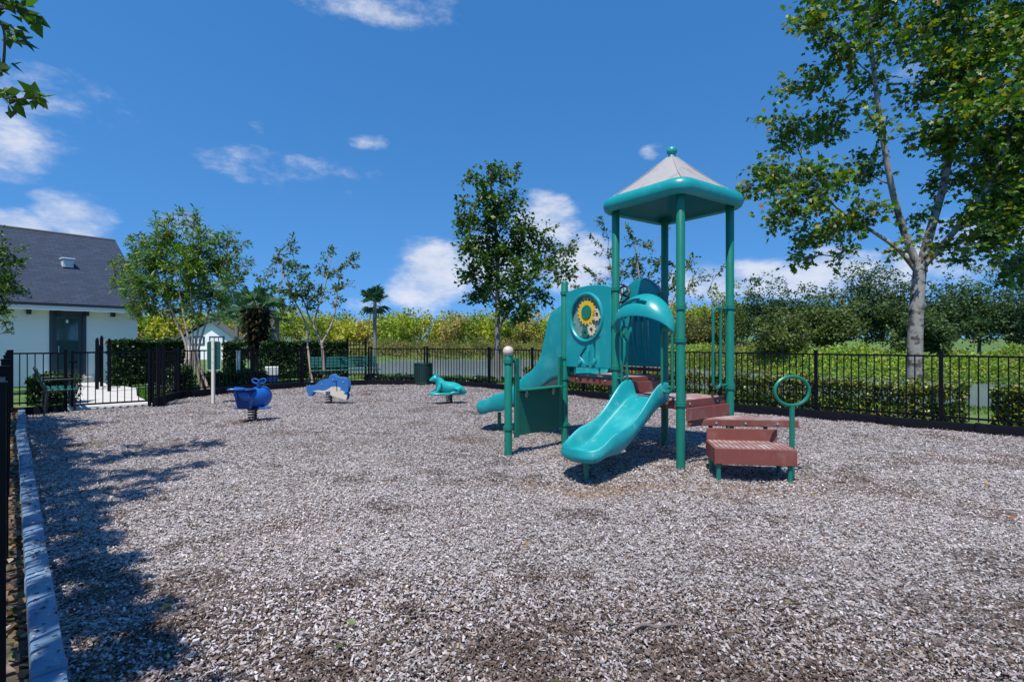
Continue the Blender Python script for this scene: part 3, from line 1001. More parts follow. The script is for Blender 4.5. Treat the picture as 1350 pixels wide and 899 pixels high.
# left fence, seen almost end-on
Lf = [left_line(9.9, -.06), left_line(1.95, -.06)]
fence_run(Lf, 'black metal picket fence running along the left edge beside the border timbers', off=0.0, span=1.83)

# gate line
gA = GATE[0] + Vector((-.03, .06, 0)); gB = GATE[1] + Vector((-.03, .06, 0)); gC = GATE[2] + Vector((-.03, .06, 0))
fence_run([gB + (gC - gB).normalized() * .03, gC], 'short black fence panel between the gate and left corner, behind the bench', off=0)
gate = empty('gate', tuple(gB), 'black metal picket gate in front of the concrete walk to the house', 'gate')
gu = (gA - gB).normalized(); gang = math.atan2(gu.y, gu.x); gl = (gA - gB).length
for s_ in (.075, gl - .11):
    p = gB + gu * s_
    MB().box((p.x, p.y, .65), (.045, .04, 1.14), gang).build('stile', M['fence'], gate, smooth=False)
for z in (1.185, .12):
    p = gB + gu * (gl / 2 - .018)
    MB().box((p.x, p.y, z), (gl - .23, .034, .034), gang).build('rail', M['fence'], gate, smooth=False)
npk = 11
for k in range(1, npk):
    p = gB + gu * (.075 + (gl - .185) * k / npk)
    MB().box((p.x, p.y, .652), (.017, .017, 1.03), gang).build('picket', M['fence'], gate, smooth=False)
p = gB + gu * .095
MB().box((p.x + .02, p.y - .03, 1.0), (.12, .05, .05), gang).build('latch', M['fence'], gate, smooth=False)
gp_ = empty('gate_post', tuple(gA), 'thick black double gate post with flat cap right of the gate', 'post')
MB().box((gA.x, gA.y, .66), (.075, .075, 1.32), gang).box((gA.x, gA.y, 1.325), (.09, .09, .02), gang).build('post', M['fence'], gp_, smooth=False)
q = gA + gu * .1
MB().box((q.x, q.y, .65), (.06, .06, 1.3), gang).box((q.x, q.y, 1.31), (.07, .07, .016), gang).build('post', M['fence'], gp_, smooth=False)


# ------------------------------------------------------------------ border timbers
def border(pts, label, material, w=.1, h=.17, seg=1.22, name='playground_border', step=.012, inset=0.0):
    root = empty(name, tuple(pts[0]), label, 'border', None)
    k = 0
    for a, b in zip(pts[:-1], pts[1:]):
        d = b - a; L = d.length; u = d.normalized(); nrm = Vector((u.y, -u.x, 0))
        n = max(1, round(L / seg)); sl = L / n
        ang = math.atan2(u.y, u.x)
        for i in range(n):
            hh = h + (step if k % 2 else 0)
            k += 1
            c = a + u * (sl * (i + .5)) + nrm * (w / 2)
            prof = [(-w / 2, -.2), (w / 2, -.2), (w / 2, hh - .012), (w / 2 - .004, hh - .003), (w / 2 - .012, hh), (-w / 2 + .012, hh), (-w / 2 + .004, hh - .003), (-w / 2, hh - .012)]
            ra = [c - u * (sl / 2 - .004) + nrm * p[0] + Vector((0, 0, p[1])) for p in prof]
            rb = [c + u * (sl / 2 - .004) + nrm * p[0] + Vector((0, 0, p[1])) for p in prof]
            o = MB().rings([ra, rb]).build('timber', material, root, ang=25)
            # lapped end: a slightly wider rounded collar over the joint
            if i < n - 1 or True:
                e1 = c + u * (sl / 2)
                pr2 = [(p[0] * 1.09, p[1] + (.007 if p[1] > 0 else 0)) for p in prof]
                cuts = [(-.055, .90), (-.045, 1.0), (-.012, 1.0), (-.002, .93)]
                MB().rings([[e1 + u * q + nrm * (p[0] * f_) + Vector((0, 0, p[1] if p[1] < 0 else p[1] - (1 - f_) * .06)) for p in pr2] for q, f_ in cuts]).build('lap_joint', material, o, ang=25)
            # stake cap
            e = c + u * (sl / 2 - .05)
            MB().lathe((e.x, e.y, hh - .004), [(.020, 0), (.020, .010), (.014, .014), (.003, .015)], 12).build('stake_cap', material, o)
    return root


border([left_line(10.0, .25), left_line(9.0, .24), left_line(7.6, .20), left_line(6.2, .22), left_line(-.4, .215)],
       'grey, sky-tinted border timbers lapped end to end along the left fence', M['timber_l'], w=.105, h=.115, seg=1.15, step=.016)
border(RIGHT, 'black border timbers at the foot of the long right fence', M['timber'], w=.11, h=.15)
border(BACK[:4], 'black border timbers at the foot of the curved back fence', M['timber'], w=.11, h=.15)
border(BACK[3:], 'black border timbers along the back left fence up to the gate post', M['timber'], w=.11, h=.17)
border([GATE[1] + Vector((0.02, 0, 0)), GATE[2]], 'black border timbers under the short fence panel behind the bench', M['timber'], w=.11, h=.13)

# ================================================================== PLAY STRUCTURE
E1 = Vector((.585, -.811, 0)).normalized(); E2 = Vector((.811, .585, 0)).normalized(); UP = Vector((0, 0, 1))
S = .955
CT = Vector((1.958, 6.413, 0))
pA = CT - E1 * S / 2 - E2 * S / 2; pB = CT + E1 * S / 2 - E2 * S / 2
pC = CT + E1 * S / 2 + E2 * S / 2; pD = CT - E1 * S / 2 + E2 * S / 2
pE = pA - E1 * S; pF = pD - E1 * S
pG = Vector((-.047, 6.48, 0))
PR = .048
play = empty('play_structure', tuple(CT), 'green and teal playground climber with grey tower roof, two slides and maroon steps', 'play structure')


def post(p, h, cap=True, z0=-.1):
    b = MB()
    prof = [(PR, z0), (PR, h - .01), (PR - .006, h)]
    b.lathe((p.x, p.y, 0), prof, 20)
    return b.build('post', M['post'], play)


posts = {}
for nm, p, h in (('A', pA, 3.05), ('B', pB, 3.05), ('C', pC, 3.05), ('D', pD, 3.05), ('E', pE, 2.24), ('F', pF, 2.0), ('G', pG, 1.24)):
    posts[nm] = post(p, h)
MB().ball((pE.x, pE.y, 2.235), (PR * .95, PR * .95, .02), 16).build('post_cap', M['post'], posts['E'])
MB().ball((pG.x, pG.y, 1.285), .068, 20).build('ball_cap', M['ballcream'], posts['G'])


def collar(p, z, key, ear=None):
    b = MB().lathe((p.x, p.y, z), [(PR + .001, -.024), (PR + .012, -.022), (PR + .012, .022), (PR + .001, .024)], 20)
    if ear is not None:
        e = Vector(p) + ear.normalized() * (PR + .022)
        b.box((e.x, e.y, z), (.05, .022, .04), math.atan2(ear.y, ear.x))
        f = Vector(p) + ear.normalized() * (PR + .03)
        t = ear.normalized().cross(UP)
        b.tube([f - t * .02 + UP * z, f + t * .02 + UP * z], .010, 8)
    return b.build('collar', M['post'], posts[key])


for key, p, zs, ear in (('A', pA, (2.06, 1.62, 1.08, .72), -E1), ('B', pB, (1.78, 1.42, .72), E2), ('C', pC, (1.82, .86), -E2), ('D', pD, (2.05, 1.1, .72), -E1),
                        ('E', pE, (2.08, 1.19, .9, .26), E1), ('G', pG, (1.16, .34), pE - pG), ('F', pF, (1.9, 1.1), E1)):
    for z in zs: collar(p, z, key, ear)

# roof -------------------------------------------------------------
roof = empty('roof', (0, 0, 0)); roof.parent = play; roof.matrix_parent_inverse = Matrix.Translation(play.location).inverted()


def rsq(half, rad, n=6):
    """rounded square path in the deck frame, as (a, b) along E1, E2"""
    out = []
    for qx, qy, a0 in ((1, 1, 0), (-1, 1, 90), (-1, -1, 180), (1, -1, 270)):
        for i in range(n + 1):
            th = R(a0 + 90 * i / n)
            out.append((qx * (half - rad) + rad * math.cos(th), qy * (half - rad) + rad * math.sin(th)))
    return out


def at(a, b, z):
    return CT + E1 * a + E2 * b + UP * z


rim = MB()
NR = 28
# D-section rim swept round the square
prof = [(-.03, -.085), (.02, -.10), (.055, -.075), (.072, -.03), (.07, .02), (.05, .06), (.012, .085), (-.03, .088)]
rings_ = []
base = rsq(.575, .14)
for k in range(len(base)):
    a, b = base[k]
    # outward normal of the rounded square
    p0 = Vector(base[k - 1]); p1 = Vector(base[(k + 1) % len(base)])
    t = (p1 - p0).normalized(); nrm = Vector((t.y, -t.x))
    rings_.append([at(a + nrm.x * o, b + nrm.y * o, 3.10 + z) for o, z in prof])
rings_.append(rings_[0])
rim.rings(rings_, cap=False).build('roof_rim', M['teal'], roof, ang=60)
# hip roof skin, slightly sagging, with the seams of its panels
sk = MB()
rr = []
for i, (sc_, z) in enumerate(((1.0, 3.175), (.86, 3.235), (.62, 3.35), (.36, 3.49), (.14, 3.625), (.055, 3.675))):
    h_ = .55 * sc_
    rr.append([at(a, b, z) for a, b in rsq(h_, max(.008, .05 * sc_), 2)])
sk.rings(rr, cap=False).build('roof_panel', M['roofgrey'], roof, ang=22)
# inner lining so the underside closes, its shade put into the colour
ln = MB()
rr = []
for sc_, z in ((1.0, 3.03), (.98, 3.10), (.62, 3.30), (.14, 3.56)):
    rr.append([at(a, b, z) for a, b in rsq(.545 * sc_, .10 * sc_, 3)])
ln.rings(rr, cap=False).build('roof_lining', M['teal_shade'], roof, ang=40)
for sa, sb_ in ((1, 1), (1, -1), (-1, 1), (-1, -1)):
    MB().tube([at(sa * .53, sb_ * .53, 3.188), at(sa * .33, sb_ * .33, 3.358), at(sa * .03, sb_ * .03, 3.672)], .006, 6).build('hip_seam', M['roofgrey'], roof)
MB().lathe(at(0, 0, 3.665), [(.05, 0), (.04, .02), (.03, .035)], 16).build('finial_base', M['teal'], roof)
MB().ball(at(0, 0, 3.735), .062, 20).build('finial_ball', M['teal'], roof)


# decks ------------------------------------------------------------
def deck(c, z, sx_, sy_, nslat=10):
    d = MB()
    # rim frame
    ang = math.atan2(E2.y, E2.x)
    root = None
    t = .10
    fr = MB()
    for (o, lx, ly) in ((E1 * (sx_ / 2 - .012), .024, sy_), (-E1 * (sx_ / 2 - .012), .024, sy_)):
        fr.box((c.x + o.x, c.y + o.y, z - t / 2), (lx, ly, t), math.atan2(E1.y, E1.x))
    for (o, lx, ly) in ((E2 * (sy_ / 2 - .012), sx_ - .05, .024), (-E2 * (sy_ / 2 - .012), sx_ - .05, .024)):
        fr.box((c.x + o.x, c.y + o.y, z - t / 2 - .001), (lx, ly, t - .002), math.atan2(E1.y, E1.x))
    f = fr.build('deck_frame', M['brown'], play, bevel=.004)
    w = (sx_ - .05) / nslat
    for i in range(nslat):
        o = E1 * (-(sx_ - .05) / 2 + w * (i + .5))
        MB().box((c.x + o.x, c.y + o.y, z - .012), (w - .007, sy_ - .05, .022), math.atan2(E1.y, E1.x)).build('deck_slat', M['brown_top'], f, bevel=.003, seg=1)
    for e, s_, other, so in ((E1, sx_, E2, sy_), (E2, sy_, E1, sx_)):
        for sg in (-1, 1):
            for q in (-.3, .3):
                b0 = c + e * sg * (s_ / 2 + .001) + other * q * so + UP * (z - .045)
                MB().tube([b0, b0 + e * sg * .008], .013, 8).build('bolt', M['bolt'], f)
    return f


deck(CT, .75, S - .07, S - .07)
deck(CT - E1 * S, .95, S - .07, S - .07)
# riser between the two decks
c0 = CT - E1 * (S / 2)
MB().box((c0.x, c0.y, .80), (.022, S - .12, .18), math.atan2(E1.y, E1.x)).build('riser', M['brown'], play, bevel=.004)

# steps: landing, riser, bottom step, legs ------------------------
Wd = Vector((.988, -.156, 0)).normalized(); Dd = Vector((.156, .988, 0)).normalized()


def slab(poly, z1, t, nslat, name, direction):
    f = MB().prism([(p.x, p.y) for p in poly], z1 - t, z1).build(name, M['brown'], play, bevel=.006)
    return f


b0 = pB + E1 * .07 + E2 * .05; c1 = pC + E1 * .07 - E2 * .02
r1 = Vector((3.20, 5.86, 0))
land = [Vector((1.97, 5.885, 0)), Vector((2.06, 5.945, 0)), r1 - Dd * .03, r1 + Dd * .10, c1 + E1 * .04, c1]
f = slab(land, .525, .075, 0, 'landing', Wd)


def clip_poly(poly, n, d0, d1):
    """part of a convex polygon with d0 < p.n < d1"""
    def cl(poly, n, d, sgn):
        out = []
        for i in range(len(poly)):
            p, q = poly[i], poly[(i + 1) % len(poly)]
            a, b = (p.dot(n) - d) * sgn, (q.dot(n) - d) * sgn
            if a >= 0: out.append(p)
            if a * b < 0: out.append(p.lerp(q, a / (a - b)))
        return out
    poly = cl(poly, n, d0, 1)
    return cl(poly, n, d1, -1) if len(poly) > 2 else []


def slats(poly, n, z, w, parent, name='slat', gap=.010, inset=.02):
    cc = sum((p for p in poly), Vector()) / len(poly)
    poly = [cc + (p - cc) * (1 - inset / max(.05, (p - cc).length)) for p in poly]
    ds = [p.dot(n) for p in poly]
    d = min(ds)
    while d < max(ds):
        q = clip_poly(poly, n, d, d + w - gap)
        if len(q) > 2:
            MB().prism([(p.x, p.y) for p in q], z, z + .007).build(name, M['brown_top'], parent, smooth=False)
        d += w


slats(land, Dd, .5252, .045, f)
for q in (.22, .5, .8):
    p = land[1].lerp(land[2], q) + UP * .487 - Dd * .001
    MB().tube([p, p - Dd * .008], .013, 8).build('bolt', M['bolt'], f)
# riser below deck 1
p = pB.lerp(pC, .5) + E1 * .03
MB().box((p.x, p.y, .60), (.02, S - .14, .14), math.atan2(E1.y, E1.x)).build('riser', M['brown'], play, bevel=.003)
# riser below the landing
s0 = Vector((2.075, 5.36, 0))          # front left foot of bottom step
sw = .79; sdp = .44
stp = [s0, s0 + Wd * sw, s0 + Wd * sw + Dd * sdp, s0 + Dd * sdp]
rb = s0 + Wd * (sw / 2 - .02) + Dd * (sdp + .0)
MB().box((rb.x, rb.y, .385), (sw - .06, .02, .135), math.atan2(Wd.y, Wd.x)).build('riser', M['brown'], play, bevel=.003)
f = MB().prism([(p.x, p.y) for p in stp], .155, .318).build('bottom_step', M['brown'], play, bevel=.006)
slats(stp, Wd, .3182, .05, f, inset=.018)
for sx_ in (.05, sw - .05):
    for dy in (.05, sdp - .06):
        q = s0 + Wd * sx_ + Dd * dy
        MB().tube([(q.x, q.y, -.1), (q.x, q.y, .16)], .024, 12).build('step_leg', M['post'], play)
# legs beneath the landing
for q in (land[2].lerp(land[3], .5) - Wd * .3 + Dd * .1, land[0].lerp(land[1], .5) + Wd * .25 + Dd * .15):
    MB().tube([(q.x, q.y, -.1), (q.x, q.y, .455)], .024, 12).build('step_leg', M['post'], play)
# oval hand hoop
hp = Vector((2.905, 5.43, 0))
hoop = empty('hand_hoop', (0, 0, 0)); hoop.parent = play; hoop.matrix_parent_inverse = Matrix.Translation(play.location).inverted()
MB().tube([hp + UP * -.1, hp + UP * .735], .026, 14).build('hoop_pole', M['post'], hoop)
hc = hp + UP * .895
MB().tube([hc + Vector((.99, .1, 0)) * (.19 * math.cos(2 * math.pi * i / 40)) + UP * (.15 * math.sin(2 * math.pi * i / 40)) for i in range(40)], .017, 10, closed=True).build('hoop_ring', M['post'], hoop)


# tube handrails ---------------------------------------------------
def loop_rail(o, u, w, z0, z1, r=.016, rad=.06, name='hand_loop', stub=None):
    pts = []
    w2 = w / 2
    rad = min(rad, w2 * .95)
    for cx, cz, a0 in ((w2 - rad, z1 - rad, 0), (-w2 + rad, z1 - rad, 90), (-w2 + rad, z0 + rad, 180), (w2 - rad, z0 + rad, 270)):
        for i in range(7):
            th = R(a0 + 15 * i)
            pts.append(o + u * (cx + rad * math.cos(th)) + UP * (cz + rad * math.sin(th)))
    b = MB().tube(pts, r, 10, closed=True)
    if stub:
        for a, bq in stub: b.tube([a, bq], r * .9, 8)
    return b.build(name, M['post'], play)


o_ = pC - E2 * .27
loop_rail(o_, E2, .15, .86, 1.80, rad=.075, stub=[(o_ + E2 * .05 + UP * 1.80, pC + UP * 1.80), (o_ + E2 * .05 + UP * .89, pC + UP * .89)])
o_ = pB - E1 * .14 - E2 * .05
loop_rail(o_, E1, .14, .84, 1.56, rad=.06, stub=[(o_ + UP * .9, pB + UP * .9)])
o_ = pA + E1 * .17 - E2 * .03
loop_rail(o_, E1, .085, .80, 1.58, rad=.04, stub=[(o_ + UP * .95, pA + UP * .95), (o_ + UP * 1.5, pA + UP * 1.5)])


# slide hood (arched canopy between A and B) ----------------------
hd = MB()
NU, NV = 24, 14
grid = []
for i in range(NU + 1):
    th = math.pi * i / NU
    u_ = -math.cos(th) * (S / 2 - .05)
    ring = []
    for j in range(NV + 1):
        v_ = j / NV
        out_ = .02 + .24 * math.sin(v_ * math.pi / 2) * (math.sin(th) * .9 + .1)
        zz = 1.50 + .03 * (1 - v_) + (.36 * math.sin(th)) * (math.cos(v_ * math.pi / 2 * .80) ** .9) + .075 * math.sin(th)
        ring.append(pA.lerp(pB, .5) + E1 * u_ - E2 * out_ + UP * zz)
    grid.append(ring)
vs = [p for r_ in grid for p in r_]
fs = []
for i in range(NU):
    for j in range(NV):
        if (j in (7, 8) and 4 <= i <= 14) or (j == 6 and 6 <= i <= 12):
            continue      # the slot in the visor
        fs.append((i * (NV + 1) + j, (i + 1) * (NV + 1) + j, (i + 1) * (NV + 1) + j + 1, i * (NV + 1) + j + 1))
hd.add(vs, fs)
ho = hd.build('slide_hood', M['teal'], play, ang=80)
md = ho.modifiers.new('thick', 'SOLIDIFY'); md.thickness = .035; md.offset = -1
md = ho.modifiers.new('bev', 'BEVEL'); md.width = .008; md.segments = 2; md.limit_method = 'ANGLE'; md.angle_limit = R(50)


# slides -----------------------------------------------------------
def slide(path, w0, rim_fn, name, mat_, skirt=.17, endh=.085, rad=.24, wfn=None):
    """path: bed-centre points; a moulded trough with rolled rims and a rounded lip"""
    P0 = smooth_path(path, 12)
    L0 = [0]
    for i in range(1, len(P0)): L0.append(L0[-1] + (P0[i] - P0[i - 1]).length)
    tot = L0[-1]

    def pt(s_):
        s_ = max(0, min(tot, s_))
        for i in range(1, len(P0)):
            if L0[i] >= s_:
                return P0[i - 1].lerp(P0[i], (s_ - L0[i - 1]) / max(1e-6, L0[i] - L0[i - 1]))
        return P0[-1]

    S_ = [tot * .0 + (tot - rad) * i / 26 for i in range(27)] + [tot - rad + rad * math.sin(math.pi / 2 * i / 12) for i in range(1, 13)]
    ts = [-1, -1, -1, -1, -.985, -.95, -.90, -.84, -.77, -.68, -.5, -.25, 0, .25, .5, .68, .77, .84, .90, .95, .985, 1, 1, 1, 1]
    nt_ = len(ts); rows = []
    for s_ in S_:
        p = pt(s_)
        t = pt(s_ + .03) - pt(s_ - .03); t.z = 0; t.normalize()
        side_ = Vector((t.y, -t.x, 0))
        rem = tot - s_
        q = max(0, 1 - rem / rad)
        w = (wfn(s_ / tot) if wfn else w0) * max(0, (1 - q ** 2.7)) ** (1 / 2.7)
        k_ = max(0, min(1, 1 - rem / (rad * 1.7)))
        k_ = k_ * k_ * (3 - 2 * k_)
        H = rim_fn(s_ / tot) * (1 - k_) + endh * k_
        row = []
        for k, tt in enumerate(ts):
            d = (1 - abs(tt)) * w
            d = min(d, rem * 1.0 + .0)
            e = max(0, min(1, 1 - d / .088))
            z = H * (e * e * (3 - 2 * e))
            if d < .022: z -= .014 * (1 - d / .022)
            out = 0
            sk_ = max(skirt, H + .05) if k_ == 0 else max(skirt, H + .02) * (1 - k_) + skirt * .8 * k_
            if k in (2, nt_ - 3): z -= .035; out = .008
            if k in (1, nt_ - 2): z -= .035 + (sk_ - .035) * .45; out = .022
            if k in (0, nt_ - 1): z -= sk_; out = -.02
            if w < 1e-3: out = 0
            row.append(p + side_ * (tt * w + (out if tt > 0 else -out)) + UP * z + (t * out if q > .6 else Vector()))
        rows.append(row)
    vs = [v for r_ in rows for v in r_]
    fs = []
    for i in range(len(rows) - 1):
        for k in range(nt_ - 1):
            fs.append((i * nt_ + k, i * nt_ + k + 1, (i + 1) * nt_ + k + 1, (i + 1) * nt_ + k))
    o = MB().add(vs, fs).build(name, M[mat_], play, ang=80)
    bm = bmesh.new(); bm.from_mesh(o.data)
    bmesh.ops.remove_doubles(bm, verts=bm.verts, dist=.0025)
    bmesh.ops.recalc_face_normals(bm, faces=bm.faces)
    bm.to_mesh(o.data); bm.free()
    md = o.modifiers.new('thick', 'SOLIDIFY'); md.thickness = .014; md.offset = 0
    md = o.modifiers.new('sub', 'SUBSURF'); md.levels = 1; md.render_levels = 1
    return o


mAB = pA.lerp(pB, .5)
path1 = [mAB + E2 * .06 + UP * .755, mAB - E2 * .10 + UP * .72, mAB - E2 * .36 + UP * .53, mAB - E2 * .62 + UP * .345, mAB - E2 * .82 + UP * .245, mAB - E2 * 1.0 + UP * .215, mAB - E2 * 1.16 + UP * .21]
slide(path1, .272, lambda s: .18 + .035 * math.sin(s * 2 * math.pi * 1.45 + .4) - .05 * max(0, s - .8) / .2, 'slide', 'teal_slide', skirt=.16)
q = mAB - E2 * .96
MB().tube([(q.x, q.y, -.1), (q.x, q.y, .2)], .03, 12).build('slide_leg', M['post'], play)

mEF = pE.lerp(pF, .5)
path2 = [mEF + E1 * .06 + UP * .955, mEF - E1 * .12 + UP * .93, Vector((.78, 8.00, .84)), Vector((.45, 8.30, .63)), Vector((.10, 8.53, .43)), Vector((-.22, 8.66, .31)), Vector((-.54, 8.74, .28))]
slide(path2, .30, lambda s: float(np.interp(s, [0, .06, .20, .25, .29, .33, .38, .46, .60, .75, 1.0], [1.03, 1.03, .98, .92, .68, .46, .36, .31, .28, .25, .22])) + .02 * math.sin(s * 16) * (s > .5), 'slide', 'teal_slide', endh=.15, skirt=.25, wfn=lambda s: float(np.interp(s, [0, .1, .5, 1], [.415, .41, .31, .30])))
MB().tube([(-.21, 8.66, -.1), (-.21, 8.66, .24)], .03, 12).build('slide_leg', M['post'], play)
# gear panel between E and A --------------------------------------
gL = S - 2 * (PR + .006)
O_ = pE + E1 * (PR + .006) + UP * 1.06
top = []
for i in range(13):
    t = i / 12
    top.append((gL * (1 - t), 1.03 + .035 * math.sin(math.pi * t) + .03 * math.sin(math.pi * t) ** .5 - .02 * t))
ol = [(0.015, 0), (gL - .015, 0), (gL, .015)] + top + [(0, .015)]
cx_, cz_, rO = .40, .665, .285
hole = [(cx_ + rO * math.cos(2 * math.pi * i / 36), cz_ + rO * 1.05 * math.sin(2 * math.pi * i / 36)) for i in range(36)]
slot1 = [(.335, .06), (.405, .06), (.405, .28), (.39, .30), (.30, .17), (.30, .10)]
slot2 = [(.60, .07), (.665, .07), (.665, .40), (.53, .34), (.44, .305), (.445, .12), (.47, .12), (.475, .27), (.49, .30), (.53, .30), (.56, .27)]
slot1 = [(.27, .15), (.33, .10), (.37, .06), (.40, .06), (.40, .28), (.36, .25)]
slot2 = [(.53, .10), (.56, .06), (.62, .06), (.65, .10), (.65, .41), (.60, .39), (.53, .34)]
gpan = plate(ol, [hole, slot1, slot2], .05, O_, E1, UP, 'gear_panel', M['teal'], play, bevel=.010)
NN = E1.cross(UP).normalized()
if NN.dot(Vector((0, -1, 0))) < 0: NN = -NN          # towards the front left


def gpt(u, v, d=0.0):
    return O_ + E1 * u + UP * v + NN * d


MB().tube([gpt(cx_ + (rO + .012) * math.cos(2 * math.pi * i / 40), cz_ + (rO * 1.05 + .012) * math.sin(2 * math.pi * i / 40), .026) for i in range(40)], .024, 8, closed=True).build('window_ring', M['teal'], gpan)
disc = [(cx_ + (rO - .004) * math.cos(2 * math.pi * i / 36), cz_ + (rO * 1.05 - .004) * math.sin(2 * math.pi * i / 36)) for i in range(36)]
plate(disc, [], .008, O_ - NN * .012, E1, UP, 'window_pane', M['pane'], gpan)
# raised fingers below the window
for u0, u1, vt in ((.43, .50, .30), (.28, .33, .10), (.54, .59, .12)):
    MB().tube([gpt(u0, .04, .02), gpt(u0 + .004, vt * .6, .034), gpt((u0 + u1) / 2, vt, .012)], [.030, .033, .022], 10).build('relief_finger', M['teal'], gpan, ang=70)


def gear(u, v, r, teeth, m, hole_r, d=.01, t=.014):
    o = []
    for i in range(teeth * 4):
        th = 2 * math.pi * i / (teeth * 4)
        rr_ = r if (i % 4) in (0, 1) else r * .84
        o.append((u + rr_ * math.cos(th), v + rr_ * math.sin(th)))
    h = [(u + hole_r * math.cos(2 * math.pi * i / 14), v + hole_r * math.sin(2 * math.pi * i / 14)) for i in range(14)]
    return plate(o, [h], t, O_ + NN * d, E1, UP, 'gear', m, gpan)


gear(cx_ + .0, cz_ + .07, .175, 18, M['yellow'], .095)
gear(cx_ + .185, cz_ + .03, .085, 10, M['cream'], .03)
gear(cx_ + .085, cz_ - .165, .08, 10, M['cream'], .03)
gear(cx_ - .03, cz_ - .205, .07, 9, M['counter'], .02)
MB().tube([gpt(cx_, cz_ + .07, .0), gpt(cx_, cz_ + .07, .028)], .09, 20).build('gear_hub', M['post'], gpan)
for i in range(8):
    th = 2 * math.pi * (i + .3) / 8
    b0 = gpt(cx_ + (rO - .03) * math.cos(th), cz_ + (rO * 1.05 - .03) * math.sin(th), -.008)
    MB().tube([b0, b0 + NN * .012], .009, 8).build('bolt', M['bolt'], gpan)
# rail with hooks between panel foot and deck
for u in (.16, .62):
    MB().tube([gpt(u, -.10, .0), gpt(u, .0, .0)], .012, 8).build('panel_bracket', M['post'], gpan)

# far panel between F and D, with slots and a round top, steering wheel
O2 = pF + E1 * (PR + .006) + UP * 1.06
ol = [(0, 0), (gL, 0), (gL, .88)]
for i in range(15):
    th = math.pi * i / 14
    ol.append((gL * .56 + .33 * math.cos(th), .90 + .33 * math.sin(th)))
ol += [(0, .9)]
slots = []
for k, (u, v0, v1) in enumerate(((.33, .30, .80), (.43, .22, .80), (.53, .24, .80), (.63, .16, .80), (.20, .34, .78))):
    slots.append([(u, v0), (u + .028, v0 + .02), (u + .02 - .02, v1), (u - .04, v1)])
fp = plate(ol, slots, .05, O2, E1, UP, 'slot_panel', M['teal'], play, bevel=.008)
for (u, v0, v1) in ((.37, .14, .80), (.475, .24, .80), (.575, .10, .80)):
    MB().tube([O2 + E1 * (u + .03) + UP * v0 + NN * .02, O2 + E1 * (u + .02) + UP * (v0 + .2) + NN * .032, O2 + E1 * (u - .01) + UP * v1 + NN * .02], .018, 8).build('relief_rib', M['teal'], fp, ang=70)
# the domed bubble above it
bub = MB()
rg = []
for i in range(9):
    a = i / 8 * math.pi / 2
    rr_ = .30 * math.cos(a) + .012
    dd_ = .26 * math.sin(a)
    rg.append([O2 + E1 * (gL * .56 + rr_ * math.cos(2 * math.pi * k / 24)) + UP * (.94 + rr_ * math.sin(2 * math.pi * k / 24)) + NN * (-.02 - dd_) for k in range(24)])
bub.rings(rg).build('bubble', M['teal_shade'], fp, ang=70)
wc = O2 + E1 * (gL * .34) + UP * 1.02 + NN * .16
wa = (NN + UP * .35).normalized(); wb1 = E1; wb2 = wa.cross(wb1).normalized()
wheel = MB().tube([wc + (wb1 * math.cos(2 * math.pi * i / 28) + wb2 * math.sin(2 * math.pi * i / 28)) * .125 for i in range(28)], .017, 8, closed=True)
for i in range(3):
    th = 2 * math.pi * i / 3 + .5
    wheel.tube([wc, wc + (wb1 * math.cos(th) + wb2 * math.sin(th)) * .125], .012, 6)
wheel.tube([wc + wa * .01, O2 + E1 * (gL * .34) + UP * .98], .018, 8)
wheel.build('steering_wheel', M['black_rubber'], fp)

# guard bars below the far panel and on the back edge of the upper deck
MB().box((pF.lerp(pD, .5).x, pF.lerp(pD, .5).y, 1.02), (gL, .02, .05), math.atan2(E1.y, E1.x)).build('guard_rail', M['brown'], play)

# counter panel between G and E -----------------------------------
cu = (pE - pG).normalized(); cl_ = (pE - pG).length
cn = cu.cross(UP).normalized()
if cn.y > 0: cn = -cn
ang_c = math.atan2(cu.y, cu.x)
cp = empty('counter_panel', (0, 0, 0)); cp.parent = play; cp.matrix_parent_inverse = Matrix.Translation(play.location).inverted()
m_ = pG + cu * (cl_ / 2 + .02)
MB().box((m_.x, m_.y, .50), (cl_ - .28, .02, .56), ang_c).build('sheet', M['counter'], cp, bevel=.004)
for s_, t_ in ((.155, 'l'), (cl_ - .10, 'r')):
    p = pG + cu * s_ + cn * .001
    MB().box((p.x, p.y, .70), (.075, .03, 1.0), ang_c).build('stile', M['post'], cp, bevel=.004)
    for z in (.27, 1.16):
        e = p + cu * (-.06 if t_ == 'l' else .05)
        MB().tube([(e.x, e.y, z), (p.x, p.y, z)], .014, 8).build('clamp_pin', M['post'], cp)
p = m_ + cn * .055
MB().box((p.x, p.y, .80), (cl_ - .30, .14, .02), ang_c).build('counter_shelf', M['post'], cp, bevel=.004)
for s_ in (-.28, .26):
    e = m_ + cu * s_ + cn * .03
    MB().tube([e + UP * .79, e + UP * .73 + cu * .022, e + UP * .70, e + UP * .73 - cu * .022, e + UP * .785], .010, 6).build('hook', M['bolt'], cp)


# ================================================================== SPRING RIDERS
def spring(root, c, z1, r=.068, turns=4.5, wire=.014):
    pts = []
    n = int(turns * 14)
    for i in range(n + 1):
        th = 2 * math.pi * turns * i / n
        pts.append(Vector((c[0] + r * math.cos(th), c[1] + r * math.sin(th), .0 + z1 * i / n)))
    MB().tube(pts, wire, 7).build('spring', M['black_rubber'], root)
    MB().lathe((c[0], c[1], -.02), [(.11, 0), (.11, .035), (.085, .045), (.02, .046)], 18).build('base_plate', M['black_rubber'], root)
    MB().lathe((c[0], c[1], z1 - .01), [(.05, 0), (.09, .01), (.09, .03), (.02, .032)], 18).build('top_plate', M['black_rubber'], root)


